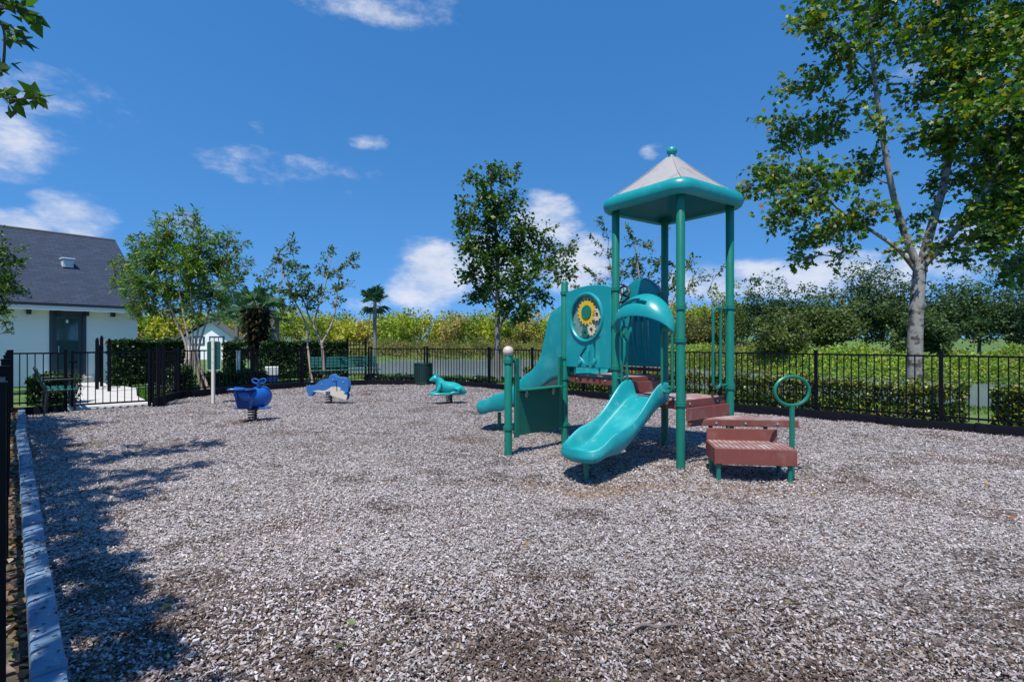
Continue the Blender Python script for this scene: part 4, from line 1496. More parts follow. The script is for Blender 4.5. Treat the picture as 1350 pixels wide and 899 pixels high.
# whale -------------------------------------------------------------
g = gp(333, 555)
wr = empty('spring_rider', tuple(g), 'blue whale spring rider with flat tail seat and looped spout handle', 'spring rider', 'spring riders on the wood chips')
spring(wr, (g.x, g.y), .20)
X0, Y0 = g.x, g.y
body = MB()
rg = []
# body lofted along its axis: tail towards the left-front, blunt head to the right-back
ax = Vector((.42, .91, 0)).normalized(); sd_ = Vector((ax.y, -ax.x, 0))
for (a, zc, rw, rh) in ((-.26, .50, .03, .045), (-.19, .47, .065, .09), (-.09, .43, .12, .14), (.03, .41, .165, .18), (.15, .415, .185, .20), (.25, .42, .17, .185), (.32, .425, .115, .13), (.355, .43, .04, .05)):
    c = Vector((X0, Y0, zc)) + ax * a
    rg.append([c + sd_ * rw * math.cos(2 * math.pi * k / 20) + UP * rh * math.sin(2 * math.pi * k / 20) for k in range(20)])
wbody = body.rings(rg).build('body', M['blue'], wr, ang=80)
# tail fluke used as seat back
fl = [(-.05, -.09), (.02, -.20), (.14, -.27), (.20, -.24), (.16, -.10), (.13, 0), (.16, .10), (.20, .24), (.14, .27), (.02, .20), (-.05, .09)]
tc_ = Vector((X0, Y0, .565)) - ax * .28
tl = Vector((-1, -.1, .05)).normalized()
plate([(a_ * .95, b_ * .6) for a_, b_ in fl], [], .035, tc_ + Vector((.05, 0.02, .02)), tl, Vector((tl.y, -tl.x, .0)), 'tail_fluke', M['blue'], wr, bevel=.010)
plate([(-.12, -.22), (.10, -.23), (.15, -.06), (.11, .07), (-.15, .10), (-.19, .06)], [], .03, Vector((X0 - .05, Y0 - .16, .46)), Vector((.97, .2, 0)), UP, 'seat_web', M['blue_d'], wr, bevel=.006)
# seat on the back
MB().lathe((X0 - .10 * ax.x, Y0 - .10 * ax.y, .555), [(.13, 0), (.14, .012), (.12, .028), (.02, .03)], 18).build('seat', M['blue_d'], wr)
# foot rests
for sg in (-1, 1):
    c = Vector((X0, Y0, .235)) + Vector((.21 * sg, .02 * sg, 0))
    MB().prism([(c.x - .09, c.y - .06), (c.x + .07, c.y - .07), (c.x + .09, c.y), (c.x + .07, c.y + .07), (c.x - .09, c.y + .06)], .222, .248).build('foot_rest', M['blue'], wr, bevel=.008)
MB().tube([(X0 - .2, Y0, .228), (X0 + .2, Y0, .228)], .016, 8).build('foot_bar', M['blue_d'], wr)
# spout handle: stem and two curled loops
st = Vector((X0 + .08, Y0 + .06, .60))
MB().tube([st, st + UP * .09], [.04, .028], 12).build('spout_stem', M['blue_d'], wr)
for sg in (-1, 1):
    cc = st + UP * .105 + Vector((.06 * sg, 0, 0))
    MB().tube([cc + Vector((.062 * math.cos(2 * math.pi * i / 24), 0.01, .038 * math.sin(2 * math.pi * i / 24) + .012 * math.cos(2 * math.pi * i / 24) * sg)) for i in range(24)], .014, 8, closed=True).build('handle_loop', M['blue'], wr)
for sg in (-1, 1):
    e = Vector((X0, Y0, .47)) + ax * .25 + sd_ * .14 * sg
    MB().ball(e, .025, 10).build('eye', M['black_rubber'], wbody)

# orca ---------------------------------------------------------------
g = gp(434, 531)
orc = empty('spring_rider', tuple(g), 'blue and cream dolphin shaped panel spring rider with dorsal fin', 'spring rider', 'spring riders on the wood chips')
spring(orc, (g.x, g.y), .24)
k_ = .00249


def cv(l, ox=1000, oy=368):
    return [((x - ox) * k_, (oy - y) * k_) for x, y in l]


blue_o = cv([(785, 203), (803, 215), (838, 206), (858, 212), (885, 188), (915, 167), (950, 152), (985, 144), (1008, 140), (1014, 116), (1030, 103), (1052, 98), (1072, 110), (1090, 127), (1125, 128), (1160, 132), (1185, 143), (1200, 165),
             (1206, 195), (1203, 235), (1197, 262), (1180, 268), (1196, 290), (1190, 312), (1178, 334), (1100, 316), (1040, 300), (950, 277), (862, 264), (848, 285), (835, 300), (815, 312), (800, 296), (789, 262)])
cream_o = cv([(852, 258), (900, 250), (950, 254), (985, 248), (1010, 234), (1040, 216), (1080, 214), (1120, 221), (1132, 240), (1112, 250), (1140, 250), (1170, 264), (1158, 282), (1186, 292), (1192, 308), (1177, 333), (1100, 314), (1040, 298), (950, 274), (864, 262)])
od = Vector((.985, -.17, 0)).normalized()
on = Vector((od.y, -od.x, 0))
if on.y > 0: on = -on
Oo = Vector((g.x, g.y, 0))
for sg in (1, -1):
    pl = plate(blue_o, [], .022, Oo + on * .05 * sg, od, UP, 'side_panel', M['bluegrey'], orc, bevel=.004)
    plate(cream_o, [], .008, Oo + on * (.05 + .0155) * sg, od, UP, 'belly_panel', M['creambelly'], pl)
    for (x, y) in ((1155, 172), (940, 192), (1050, 150)):
        (u, v), = cv([(x, y)])
        b0 = Oo + od * u + UP * v + on * (.061) * sg
        MB().tube([b0, b0 + on * sg * .012], .015, 8).build('bolt', M['bolt'], pl)
(u, v), = cv([(930, 215)])
p = Oo + od * u + UP * (v + .01)
MB().box((p.x, p.y, p.z), (.26, .08, .025), math.atan2(od.y, od.x)).build('seat', M['bluegrey'], orc, bevel=.006)
MB().box((Oo.x, Oo.y, .262), (.3, .075, .03), math.atan2(od.y, od.x)).build('cross_plate', M['black_rubber'], orc)
(u, v), = cv([(1085, 165)])
p = Oo + od * u + UP * v
MB().tube([p - on * .17, p + on * .17], .014, 10).build('hand_bar', M['blue_d'], orc)
p = Oo + od * .05 + UP * .26
MB().tube([p - on * .2, p + on * .2], .016, 10).build('foot_bar', M['blue_d'], orc)

# cat ----------------------------------------------------------------
g = gp(592, 531)
cat_ = empty('spring_rider', tuple(g), 'teal crouching cat spring rider with pointed ears beside the trash can', 'spring rider', 'spring riders on the wood chips')
spring(cat_, (g.x, g.y), .20)
fd = Vector((-.97, -.24, 0)).normalized(); fs_ = Vector((fd.y, -fd.x, 0))      # forward: to the left, a little towards us


def sect(a, z, rw, rh, n=18, tilt=0.0, pw=1.0):
    c = Vector((g.x, g.y, z)) + fd * a
    up_ = (UP * math.cos(tilt) + fd * math.sin(tilt))
    out = []
    for k in range(n):
        th = 2 * math.pi * k / n
        out.append(c + fs_ * rw * math.cos(th) + up_ * rh * math.sin(th))
    return out


cb = MB().rings([sect(-.405, .235, .01, .012), sect(-.385, .245, .06, .045), sect(-.33, .27, .125, .085), sect(-.24, .305, .165, .125), sect(-.12, .335, .165, .145), sect(.0, .35, .15, .14), sect(.10, .365, .14, .145),
                 sect(.18, .40, .135, .16, tilt=-.25), sect(.235, .46, .105, .13, tilt=-.55), sect(.265, .525, .085, .085, tilt=-.5), sect(.30, .57, .092, .085, tilt=-.2), sect(.35, .565, .085, .075), sect(.395, .545, .055, .05), sect(.43, .535, .035, .032), sect(.45, .533, .012, .012)])
cbody = cb.build('body', M['teal_rider'], cat_, ang=80)
# flat skirt with front paws
sk_ = [(-.36, 0), (-.33, .10), (-.22, .17), (0, .18), (.2, .19), (.36, .17), (.44, .12), (.45, .03), (.38, 0), (.45, -.03), (.44, -.12), (.36, -.17), (.2, -.19), (0, -.18), (-.22, -.17), (-.33, -.10)]
MB().prism([tuple((Vector((g.x, g.y, 0)) + fd * a + fs_ * b)[:2]) for a, b in sk_], .195, .245).build('paw_base', M['teal_rider'], cat_, bevel=.016)
for sg in (-1, 1):
    def cp3(a, b, z): return Vector((g.x, g.y, z)) + fd * a + fs_ * b * sg
    MB().tube([cp3(.20, .11, .42), cp3(.25, .125, .34), cp3(.28, .12, .27), cp3(.38, .11, .245)], [.05, .048, .042, .034], 10).build('front_leg', M['teal_rider'], cat_, ang=80)
    MB().tube([cp3(-.24, .12, .33), cp3(-.14, .16, .30), cp3(-.20, .165, .25), cp3(-.02, .17, .235)], [.08, .075, .05, .03], 10).build('hind_leg', M['teal_rider'], cat_, ang=80)
    MB().rings([[cp3(.285 + .03 * math.cos(t) * (1 - q), .05 + .035 * math.sin(t) * (1 - q) + .015 * q, .62 + .12 * q) for t in [2 * math.pi * k / 8 for k in range(8)]] for q in (0, .5, .97)]).build('ear', M['teal_rider'], cbody)
    MB().ball(cp3(.375, .05, .585), .012, 8).build('eye', M['black_rubber'], cbody)
MB().tube([Vector((g.x, g.y, .47)) + fd * .2 - fs_ * .2, Vector((g.x, g.y, .47)) + fd * .2 + fs_ * .2], .014, 8).build('hand_bar', M['teal_rider'], cat_)

# ================================================================== FURNITURE
# cream sign post with green board
g = gp(281, 532)
sg_ = empty('sign', tuple(g), 'cream sign post carrying a rounded dark green board, standing in the wood chips', 'sign')
MB().box((g.x, g.y, .66), (.058, .058, 1.52)).box((g.x, g.y, 1.425), (.064, .064, .012)).build('post', M['signpost'], sg_, bevel=.004)


def rrect(w, h, r, n=6):
    o = []
    for qx, qy, a0 in ((1, 1, 0), (-1, 1, 90), (-1, -1, 180), (1, -1, 270)):
        for i in range(n + 1):
            th = R(a0 + 90 * i / n)
            o.append((qx * (w / 2 - r) + r * math.cos(th), qy * (h / 2 - r) + r * math.sin(th)))
    return o


bd = plate(rrect(.30, .66, .05), [], .006, (g.x - .005, g.y + .04, 1.09), (1, .12, 0), UP, 'board', M['signgreen'], sg_)
plate(rrect(.308, .668, .054), [rrect(.29, .65, .045)], .008, (g.x - .005, g.y + .041, 1.09), (1, .12, 0), UP, 'board_edge', M['signpost'], bd)
for z in (.95, 1.25):
    MB().tube([(g.x, g.y - .032, z), (g.x, g.y - .04, z)], .008, 8).build('bolt', M['bolt'], sg_)


def bench(base, u, f, label, w, mat_, group=None, slatn=7, seat_h=.45):
    """u along the bench, f forward (sitting direction)"""
    u = Vector(u).normalized(); f = Vector(f).normalized(); B = Vector(base)
    root = empty('bench', tuple(B), label, 'bench', group)
    au = math.atan2(u.y, u.x)
    for k in range(5):
        p = B + f * (.03 + .1 * k - .2) + UP * seat_h
        MB().box(p, (w, .082, .028), au).build('seat_slat', mat_, root, bevel=.006, seg=1)
    for k in range(4):
        p = B - f * (.25 + .035 * k) + UP * (seat_h + .12 + .095 * k)
        mt = Matrix.Rotation(au, 3, 'Z') @ Matrix.Rotation(R(-14 if f.dot(Vector((-u.y, u.x, 0))) < 0 else 14), 3, 'X')
        MB().box(p, (w, .026, .082), mtx=mt).build('back_slat', mat_, root, bevel=.006, seg=1)
    for sg in (-1, 1):
        e = B + u * sg * (w / 2 - .12)
        MB().tube([e + f * .22 + UP * -.02, e + f * .20 + UP * (seat_h - .02), e - f * .22 + UP * (seat_h - .02), e - f * .37 + UP * (seat_h + .42)], .022, 8).build('frame', M['black_rubber'], root)
        MB().tube([e - f * .20 + UP * (seat_h - .02), e - f * .24 + UP * -.02], .022, 8).build('leg', M['black_rubber'], root)
        MB().tube([e + f * .20 + UP * (seat_h), e + f * .21 + UP * (seat_h + .2), e - f * .2 + UP * (seat_h + .2), e - f * .3 + UP * (seat_h + .18)], .018, 8).build('armrest', M['black_rubber'], root)
    return root


bench(gp(72, 541) + Vector((-.0, .1, 0)), (-.70, .72, 0), (.72, .70, 0), 'green slatted bench in the shade by the left fence corner, seen end on', 1.25, M['benchgreen'], slatn=5)
bc = px(452, 490, 17.6)
bench((bc.x, bc.y + .35, 0), (.86, .5, 0), (.5, -.86, 0), 'long teal green bench behind the back fence, under the small crape myrtle', 2.25, M['benchgreen'])

# trash can inside the back fence
g = gp(558, 506.5)
can = empty('trash_can', tuple(g), 'dark green round trash can standing against the back fence', 'trash can')
NS = 26
for i in range(NS):
    th = 2 * math.pi * i / NS
    c = Vector((g.x + .285 * math.cos(th), g.y + .285 * math.sin(th), .36))
    MB().box(c, (.012, .052, .66), th).build('slat', M['canlgreen'], can, smooth=False)
MB().lathe((g.x, g.y, .03), [(.25, 0), (.265, .02), (.265, .62), (.25, .63), (.24, .3), (.02, .28)], 24).build('liner', M['black_rubber'], can)
MB().tube([(g.x + .292 * math.cos(2 * math.pi * i / 28), g.y + .292 * math.sin(2 * math.pi * i / 28), .69) for i in range(28)], .018, 8, closed=True).build('rim', M['canlgreen'], can)
MB().tube([(g.x + .292 * math.cos(2 * math.pi * i / 28), g.y + .292 * math.sin(2 * math.pi * i / 28), .05) for i in range(28)], .014, 8, closed=True).build('rim', M['canlgreen'], can)

# ================================================================== HOUSE
HW = Vector((.616, .788, 0)).normalized()            # along the facade, receding to the right
HN = Vector((.788, -.616, 0)).normalized()           # facade normal, towards us
HC = Vector((-14.45, 20.2, 0))                       # right front corner
HL = 9.0; HD = 8.0
house = empty('house', tuple(HC), 'white stucco house with charcoal shingle roof and dark glazed door', 'house')


def hp_(a, d, z):
    """a metres left of the corner along the wall, d metres out of the wall, z up"""
    return HC - HW * a + HN * d + UP * z


EAVE = 2.95; RIDGE = 5.75; GAB = (RIDGE - EAVE)
# walls: front with door opening, gable end right
dA0, dA1, dz0, dz1 = 1.58, 2.60, .17, 2.50           # door opening (metres left of the corner)
wl = MB()
fr_pts = lambda a0, a1, z0, z1: [hp_(a0, 0, z0), hp_(a1, 0, z0), hp_(a1, 0, z1), hp_(a0, 0, z1)]
T = .2


def wallbox(a0, a1, z0, z1):
    q = [hp_(a0, 0, z0), hp_(a1, 0, z0), hp_(a1, -T, z0), hp_(a0, -T, z0)]
    wl.prism([(p.x, p.y) for p in q], z0, z1)


wallbox(0, dA0, -.1, EAVE); wallbox(dA1, HL, -.1, EAVE); wallbox(dA0, dA1, dz1, EAVE); wallbox(dA0, dA1, -.1, dz0)
# gable end wall
g0 = [hp_(0, -T - .002, -.1), hp_(0, -HD, -.1), hp_(0, -HD, EAVE), hp_(0, -HD / 2, RIDGE - .1), hp_(0, -T - .002, EAVE)]
g1 = [p - HW * T for p in g0]
wl.add(g0 + g1, [(0, 1, 2, 3, 4), (9, 8, 7, 6, 5)] + [(i, (i + 1) % 5, 5 + (i + 1) % 5, 5 + i) for i in range(5)])
wall_o = wl.build('wall', M['stucco'], house, smooth=False)
# roof slopes, with uv in metres for the shingles
OV = .45; OE = .35
sl_d = HD / 2 + OV
pitch_ = GAB / (HD / 2)


def roof_slab(front=True):
    d0 = OV if front else -HD - OV
    d1 = -HD / 2
    z0 = EAVE - OV * pitch_ + .10; z1 = RIDGE + .10
    A0, A1 = -OE, HL
    t = .09
    pts = [hp_(A0, d0, z0), hp_(A1, d0, z0), hp_(A1, d1, z1), hp_(A0, d1, z1)]
    low = [p - UP * t for p in pts]
    me = bpy.data.meshes.new('roof')
    me.from_pydata([tuple(p) for p in pts + low], [], [(0, 1, 2, 3), (7, 6, 5, 4), (0, 4, 5, 1), (1, 5, 6, 2), (2, 6, 7, 3), (3, 7, 4, 0)])
    uv = me.uv_layers.new(name='UVMap')
    sl = math.hypot(d1 - d0, z1 - z0)
    uvs = {0: (0, 0), 1: (HL + OE, 0), 2: (HL + OE, sl), 3: (0, sl)}
    for lp in me.loops:
        uv.data[lp.index].uv = uvs[lp.vertex_index % 4]
    me.update()
    return link('roof', me, M['shingle'], house, smooth=False)


rf = roof_slab(True); roof_slab(False)
# ridge cap, fascia, brackets, vent
MB().tube([hp_(-OE, -HD / 2, RIDGE + .10), hp_(HL, -HD / 2, RIDGE + .10)], .05, 6).build('ridge_cap', M['seam'], rf)
zf = EAVE - OV * pitch_ + .10
q = [hp_(-OE, OV - .02, 0), hp_(HL, OV - .02, 0), hp_(HL, OV - .05, 0), hp_(-OE, OV - .05, 0)]
MB().prism([(p.x, p.y) for p in q], zf - .24, zf - .093).build('fascia', M['trimwhite'], house, smooth=False)
q = [hp_(-OE, OV - .055, 0), hp_(HL, OV - .055, 0), hp_(HL, .003, 0), hp_(-OE, .003, 0)]
MB().prism([(p.x, p.y) for p in q], zf - .215, zf - .20).build('soffit', M['trimwhite'], house, smooth=False)
# rake board on the gable
for d0, z0, d1, z1 in ((OV - .02, zf - .1, -HD / 2, RIDGE),):
    A = [hp_(-OE - .02, d0, z0 - .16), hp_(-OE - .02, d1, z1 - .16), hp_(-OE - .02, d1, z1 + .0), hp_(-OE - .02, d0, z0 + .0)]
    Bq = [p - HW * .03 for p in A]
    MB().add(A + Bq, [(0, 1, 2, 3), (7, 6, 5, 4), (0, 4, 5, 1), (1, 5, 6, 2), (2, 6, 7, 3), (3, 7, 4, 0)]).build('rake_board', M['trimwhite'], house, smooth=False)
for a in (.05, .82, 1.6, 2.38, 3.15, 3.95, 4.8):
    c = hp_(a, .14, zf - .31)
    MB().box(c, (.10, .27, .17), math.atan2(HW.y, HW.x)).build('eave_bracket', M['darkwood'], house, bevel=.01)
# vent
vp_d = -1.75
vz = EAVE + .10 - vp_d * pitch_
vc = hp_(1.75, vp_d, vz)
vt = MB().box(vc + UP * .10, (.32, .30, .30), math.atan2(HW.y, HW.x))
vt.box(vc + UP * .28, (.40, .40, .05), math.atan2(HW.y, HW.x))
vt.build('roof_vent', M['vent'], rf, bevel=.01)
# door
dr = empty('door', (0, 0, 0)); dr.parent = house; dr.matrix_parent_inverse = Matrix.Translation(house.location).inverted()
ha = math.atan2(HW.y, HW.x)


def hbox(a0, a1, d0, d1, z0, z1, name, m, par, bevel=0):
    c = hp_((a0 + a1) / 2, (d0 + d1) / 2, (z0 + z1) / 2)
    return MB().box(c, (abs(a1 - a0), abs(d1 - d0), z1 - z0), ha).build(name, m, par, smooth=False, bevel=bevel)


hbox(dA0, dA0 + .10, -.12, .03, dz0, dz1, 'frame', M['doorframe'], dr)
hbox(dA1 - .10, dA1, -.12, .03, dz0, dz1, 'frame', M['doorframe'], dr)
hbox(dA0 + .101, dA1 - .101, -.12, .028, dz1 - .10, dz1, 'frame', M['doorframe'], dr)
for a in (dA0 + .102, dA1 - .212):
    hbox(a, a + .11, -.09, -.04, dz0 + .02, dz1 - .102, 'stile', M['doorframe'], dr)
hbox(dA0 + .214, dA1 - .214, -.09, -.041, dz1 - .25, dz1 - .103, 'rail', M['doorframe'], dr)
hbox(dA0 + .214, dA1 - .214, -.09, -.041, dz0 + .02, dz0 + .27, 'rail', M['doorframe'], dr)
hbox(dA0 + .214, dA1 - .214, -.072, -.06, dz0 + .272, dz1 - .252, 'pane', M['glass'], dr)
c = hp_(dA1 - .26, -.02, 1.15)
MB().tube([c + UP * -.12, c + UP * .12], .014, 8).build('handle', M['bolt'], dr)
hbox(dA0 + .49, dA0 + .56, -.058, -.055, 2.08, 2.19, 'notice', M['trimwhite'], dr)
hbox(dA0 - .1, dA1 + .1, .002, .5, -.05, .165, 'door_step', M['concrete'], house)

# far small white building with gable
fc = px(274, 460, 46)
cab = empty('cabana', (fc.x, fc.y, -.0), 'small white gabled building with dark framed window far behind the myrtle', 'building')
W2 = 2.35; e_z = CAMH + (451 - 447) * 46 / F; p_z = CAMH + (451 - 424) * 46 / F
cx0 = fc.x
wall = MB()
fg = [(cx0 - W2, -.3), (cx0 + W2, -.3), (cx0 + W2, e_z), (cx0 + .2, p_z), (cx0 - W2, e_z)]
f0 = [Vector((x, 46 + .0 * x, z)) for x, z in fg]
f1 = [Vector((x - 2.0, 51, z)) for x, z in fg]
wall.add(f0 + f1, [(0, 1, 2, 3, 4), (9, 8, 7, 6, 5)] + [(i, (i + 1) % 5, 5 + (i + 1) % 5, 5 + i) for i in range(5)])
wall.build('wall', M['stucco'], cab, smooth=False)
for x0, z0, x1, z1 in ((cx0 - W2 - .3, e_z - .1, cx0 + .2, p_z + .12), (cx0 + .2, p_z + .12, cx0 + W2 + .3, e_z - .1)):
    A = [Vector((x0, 45.6, z0)), Vector((x1, 45.6, z1)), Vector((x1 - 2.1, 51.3, z1)), Vector((x0 - 2.1, 51.3, z0))]
    Bq = [p + UP * .14 for p in A]
    MB().add(A + Bq, [(3, 2, 1, 0), (4, 5, 6, 7), (0, 1, 5, 4), (1, 2, 6, 5), (2, 3, 7, 6), (3, 0, 4, 7)]).build('roof', M['seam'], cab, smooth=False)
for xa, xb in ((251, 270), (276, 296)):
    a0, a1 = (xa - 675) * 46 / F, (xb - 675) * 46 / F
    w_ = MB().box(((a0 + a1) / 2, 45.97, CAMH + (451 - 449) * 46 / F), (a1 - a0, .05, .75)).build('window', M['doorframe'], cab, smooth=False)
    for q in range(3):
        ww = (a1 - a0 - .2) / 3
        MB().box((a0 + .1 + ww * (q + .5), 45.93, CAMH + .12), (ww - .08, .03, .5)).build('pane', M['trimwhite'], w_, smooth=False)
MB().box((cx0 + .1, 45.96, CAMH - .62), (3.2, .04, .12)).build('band', M['trimwhite'], cab, smooth=False)

# inner fence flanking the walk, behind the gate (tall dark posts with ball tops)
wf = empty('walk_fence', (-12.6, 16.2, 0), 'dark posts and pickets of a second fence beside the tall hedge', 'fence')
for i, (x, y, Zd) in enumerate(((128, 449, 15.2), (134, 446, 16.2), (144, 450, 14.6))):
    p = px(x, y, Zd)
    MB().box((p.x, p.y, p.z / 2), (.085, .085, p.z), .7).box((p.x, p.y, p.z + .01), (.11, .11, .02), .7).build('post', M['fence'], wf, smooth=False)
    MB().ball((p.x, p.y, p.z + .05), .035, 10).build('ball_cap', M['fence'], wf)
pA_, pB_ = px(128, 455, 15.2), px(134, 455, 16.2)
for z in (1.30, .3):
    MB().tube([(pA_.x, pA_.y, z), (pB_.x, pB_.y, z)], .017, 4).build('rail', M['fence'], wf)
for k in range(1, 7):
    q = pA_.lerp(pB_, k / 7)
    MB().box((q.x, q.y, .75), (.018, .018, 1.1)).build('picket', M['fence'], wf, smooth=False)
# tall pool gate at the far right of the hedge
pg = empty('tall_gate', tuple(px(468, 500, 19.5)), 'tall black gate frame standing at the end of the dark hedge', 'gate')
gz = 19.5
x0, x1 = px(458, 451, gz), px(482, 451, gz)
for p in (x0, x1):
    MB().box((p.x, p.y, .75), (.07, .07, 1.55)).box((p.x, p.y, 1.535), (.09, .09, .02)).build('post', M['fence'], pg, smooth=False)
for z in (1.46, 1.30, .2):
    MB().box(((x0.x + x1.x) / 2, gz, z), (x1.x - x0.x - .072, .03, .03)).build('rail', M['fence'], pg, smooth=False)
for k in range(1, 6):
    q = x0.lerp(x1, k / 6)
    MB().box((q.x, q.y, .82), (.017, .017, 1.2)).build('picket', M['fence'], pg, smooth=False)
# blue-white utility box and white post seen through the fence
b_ = px(358, 487, 18.2)
ub = empty('utility_box', (b_.x, b_.y, 0), 'small pale blue utility box behind the fence, beside the dark hedge', 'utility box')
MB().box((b_.x, b_.y, .40), (.44, .4, .30), .4).build('cabinet', M['vent'], ub, bevel=.02)
MB().box((b_.x, b_.y, .12), (.40, .36, .26), .4).build('plinth', M['blue_d'], ub)
wp = px(314, 500, 17.5)
tag(MB().box((wp.x, wp.y, .55), (.09, .09, 1.1)).box((wp.x, wp.y, 1.11), (.12, .12, .03)).build('white_post', M['trimwhite'], bevel=.006), 'short white post behind the fence near the shaggy palm', 'post')

# ================================================================== VEGETATION
# big sycamore-like tree on the right, beyond the fence
Zt = 11.3
t0 = px(1208, 540, Zt)
fork = px(1213, 352, Zt)
trunk = [Vector((t0.x, t0.y, -.05)), px(1206, 480, Zt), px(1208, 410, Zt), fork]
stems = [(trunk, (.165, .125)),
         ([fork - UP * .1, px(1190, 300, Zt), px(1172, 230, Zt - .2), px(1155, 120, Zt - .3), px(1145, 20, Zt - .3), px(1140, -70, Zt)], (.085, .02)),
         ([fork - UP * .08, px(1228, 300, Zt + .1), px(1245, 240, Zt + .3), px(1262, 150, Zt + .3), px(1272, 40, Zt + .2), px(1275, -90, Zt)], (.105, .025)),
         ([fork - UP * .05, px(1250, 315, Zt - .1), px(1290, 265, Zt - .3), px(1325, 200, Zt - .3), px(1350, 110, Zt - .2)], (.075, .02)),
         ([fork - UP * .2, px(1185, 330, Zt + .1), px(1150, 305, Zt + .2), px(1110, 280, Zt + .2), px(1070, 240, Zt)], (.055, .015))]
cl = [(1080, 25, 46, 1), (1120, 60, 44, .9), (1070, 110, 38, .7), (1028, 120, 24, .5), (1095, 165, 40, 1), (1045, 175, 36, 1), (1010, 160, 22, .45), (1000, 235, 30, .7), (1040, 235, 46, 1.1), (985, 250, 20, .6),
      (1090, 250, 42, 1.1), (1140, 225, 36, .9), (1030, 285, 34, 1), (1075, 315, 40, 1.1), (1050, 345, 20, .7), (1120, 295, 36, 1), (1155, 280, 26, .8), (1110, 340, 22, .6),
      (1150, 20, 46, .9), (1140, 110, 36, .5), (1190, 60, 42, .6), (1165, 160, 34, .4), (1195, 130, 34, .45),
      (1230, 25, 56, 1.3), (1245, 100, 52, 1.5), (1290, 60, 62, 1.5), (1335, 30, 60, 1.3), (1280, 150, 58, 1.6), (1330, 120, 60, 1.5), (1245, 180, 42, 1.2), (1300, 215, 56, 1.5), (1345, 200, 54, 1.4), (1250, 240, 34, .9),
      (1320, 275, 46, 1.3), (1350, 300, 48, 1.3), (1290, 290, 34, 1.0), (1335, 345, 32, 1.0), (1300, 330, 24, .8), (1395, 260, 60, 1.2), (1400, 150, 70, 1.2), (1390, 50, 70, 1.2),
      (1215, 285, 26, .6), (1235, 325, 24, .8), (1200, 320, 20, .6), (1180, 335, 18, .5), (1265, 345, 20, .7), (1120, -30, 50, .9), (1200, -40, 60, 1), (1290, -50, 70, 1.1), (1370, -50, 70, 1.1), (1230, -130, 80, 1), (1320, -140, 80, 1), (1150, -110, 60, .8), (1310, 310, 30, 1.2), (1345, 365, 26, 1), (1280, 322, 22, .8), (1365, 340, 40, 1.2), (1325, 240, 40, 1.2)]
tree('broadleaf_tree', 'tall broadleaf tree with pale bark and yellow-green leaves beyond the right fence', (t0.x, t0.y, 0), None, None, pxclumps(cl, Zt, .9), 'lobed',
     [(0.045, 0.11, 0.022), (0.08, 0.17, 0.026), (0.14, 0.23, 0.03), (0.25, 0.26, 0.035), (0.30, 0.19, 0.03)], [3.0, 3.8, 3.0, 1.4, .25], 'bark_pale', leafsize=.12, per=980, twigs=22, stems=stems, skip=1, limb_from=(.12, 1), limb_r=.022, spread=.55, up=.3, droop=.35)

# centre tree
Zc = 19.5
t0 = px(656, 500, Zc)
cl = [(640, 222, 14, .6), (625, 238, 18, .8), (655, 235, 22, 1), (680, 230, 16, .5), (612, 262, 16, .8), (640, 262, 28, 1.3), (672, 268, 26, 1.1), (620, 295, 24, 1.3), (655, 300, 32, 1.5), (690, 300, 26, 1.1), (612, 325, 22, 1.1), (640, 335, 32, 1.6),
      (675, 335, 32, 1.6), (710, 320, 24, 1), (735, 335, 24, .9), (755, 325, 14, .6), (615, 360, 22, 1.2), (645, 372, 28, 1.5), (680, 372, 30, 1.5), (715, 355, 26, 1.2), (740, 362, 20, .9), (630, 398, 22, 1.1), (660, 402, 24, 1.2), (690, 402, 24, 1.1), (715, 388, 20, .9), (602, 290, 12, .6), (685, 420, 14, .6), (725, 300, 12, .5)]
stems = [([Vector((t0.x, t0.y, -.1)), px(656, 460, Zc), px(656, 400, Zc), px(655, 330, Zc), px(650, 270, Zc), px(645, 225, Zc)], (.13, .03)),
         ([px(657, 432, Zc), px(675, 405, Zc), px(700, 370, Zc), px(720, 340, Zc)], (.06, .02)), ([px(656, 400, Zc), px(635, 360, Zc), px(620, 310, Zc)], (.05, .02))]
tree('oak_tree', 'dark green upright tree standing in front of the pond, left of the climber', (t0.x, t0.y, 0), None, None, pxclumps(cl, Zc, .8), 'wide',
     GREEN, [4, 4, 2, .6, .15], 'bark_grey', leafsize=.15, per=760, twigs=16, shoots=20, shoot_len=.3, stems=stems, limb_from=(.3, 1), limb_r=.03, spread=.55)

# crape myrtle behind the tower
Zm = 15.5
t0 = px(862, 520, Zm)
cl = [(800, 335, 14, .6), (790, 370, 14, .6), (775, 390, 10, .4), (815, 360, 20, 1), (840, 345, 20, .9), (835, 320, 12, .6), (858, 322, 14, .7), (870, 350, 20, 1), (850, 375, 22, 1.1), (885, 375, 20, .9), (905, 350, 16, .7), (915, 340, 10, .5), (925, 365, 13, .6),
      (905, 385, 16, .8), (945, 362, 8, .35), (935, 385, 10, .4), (820, 390, 16, .8), (880, 305, 10, .5), (865, 400, 18, 1), (800, 308, 8, .3)]
stems = [([Vector((t0.x, t0.y, -.05)), px(858, 470, Zm), px(850, 420, Zm), px(842, 360, Zm), px(838, 325, Zm)], (.06, .012)), ([Vector((t0.x, t0.y, -.05)), px(868, 460, Zm), px(885, 400, Zm), px(905, 355, Zm)], (.055, .012)),
         ([Vector((t0.x - .05, t0.y, -.05)), px(850, 460, Zm), px(825, 400, Zm), px(805, 350, Zm)], (.05, .012)), ([px(868, 460, Zm), px(872, 400, Zm), px(872, 330, Zm)], (.04, .012))]
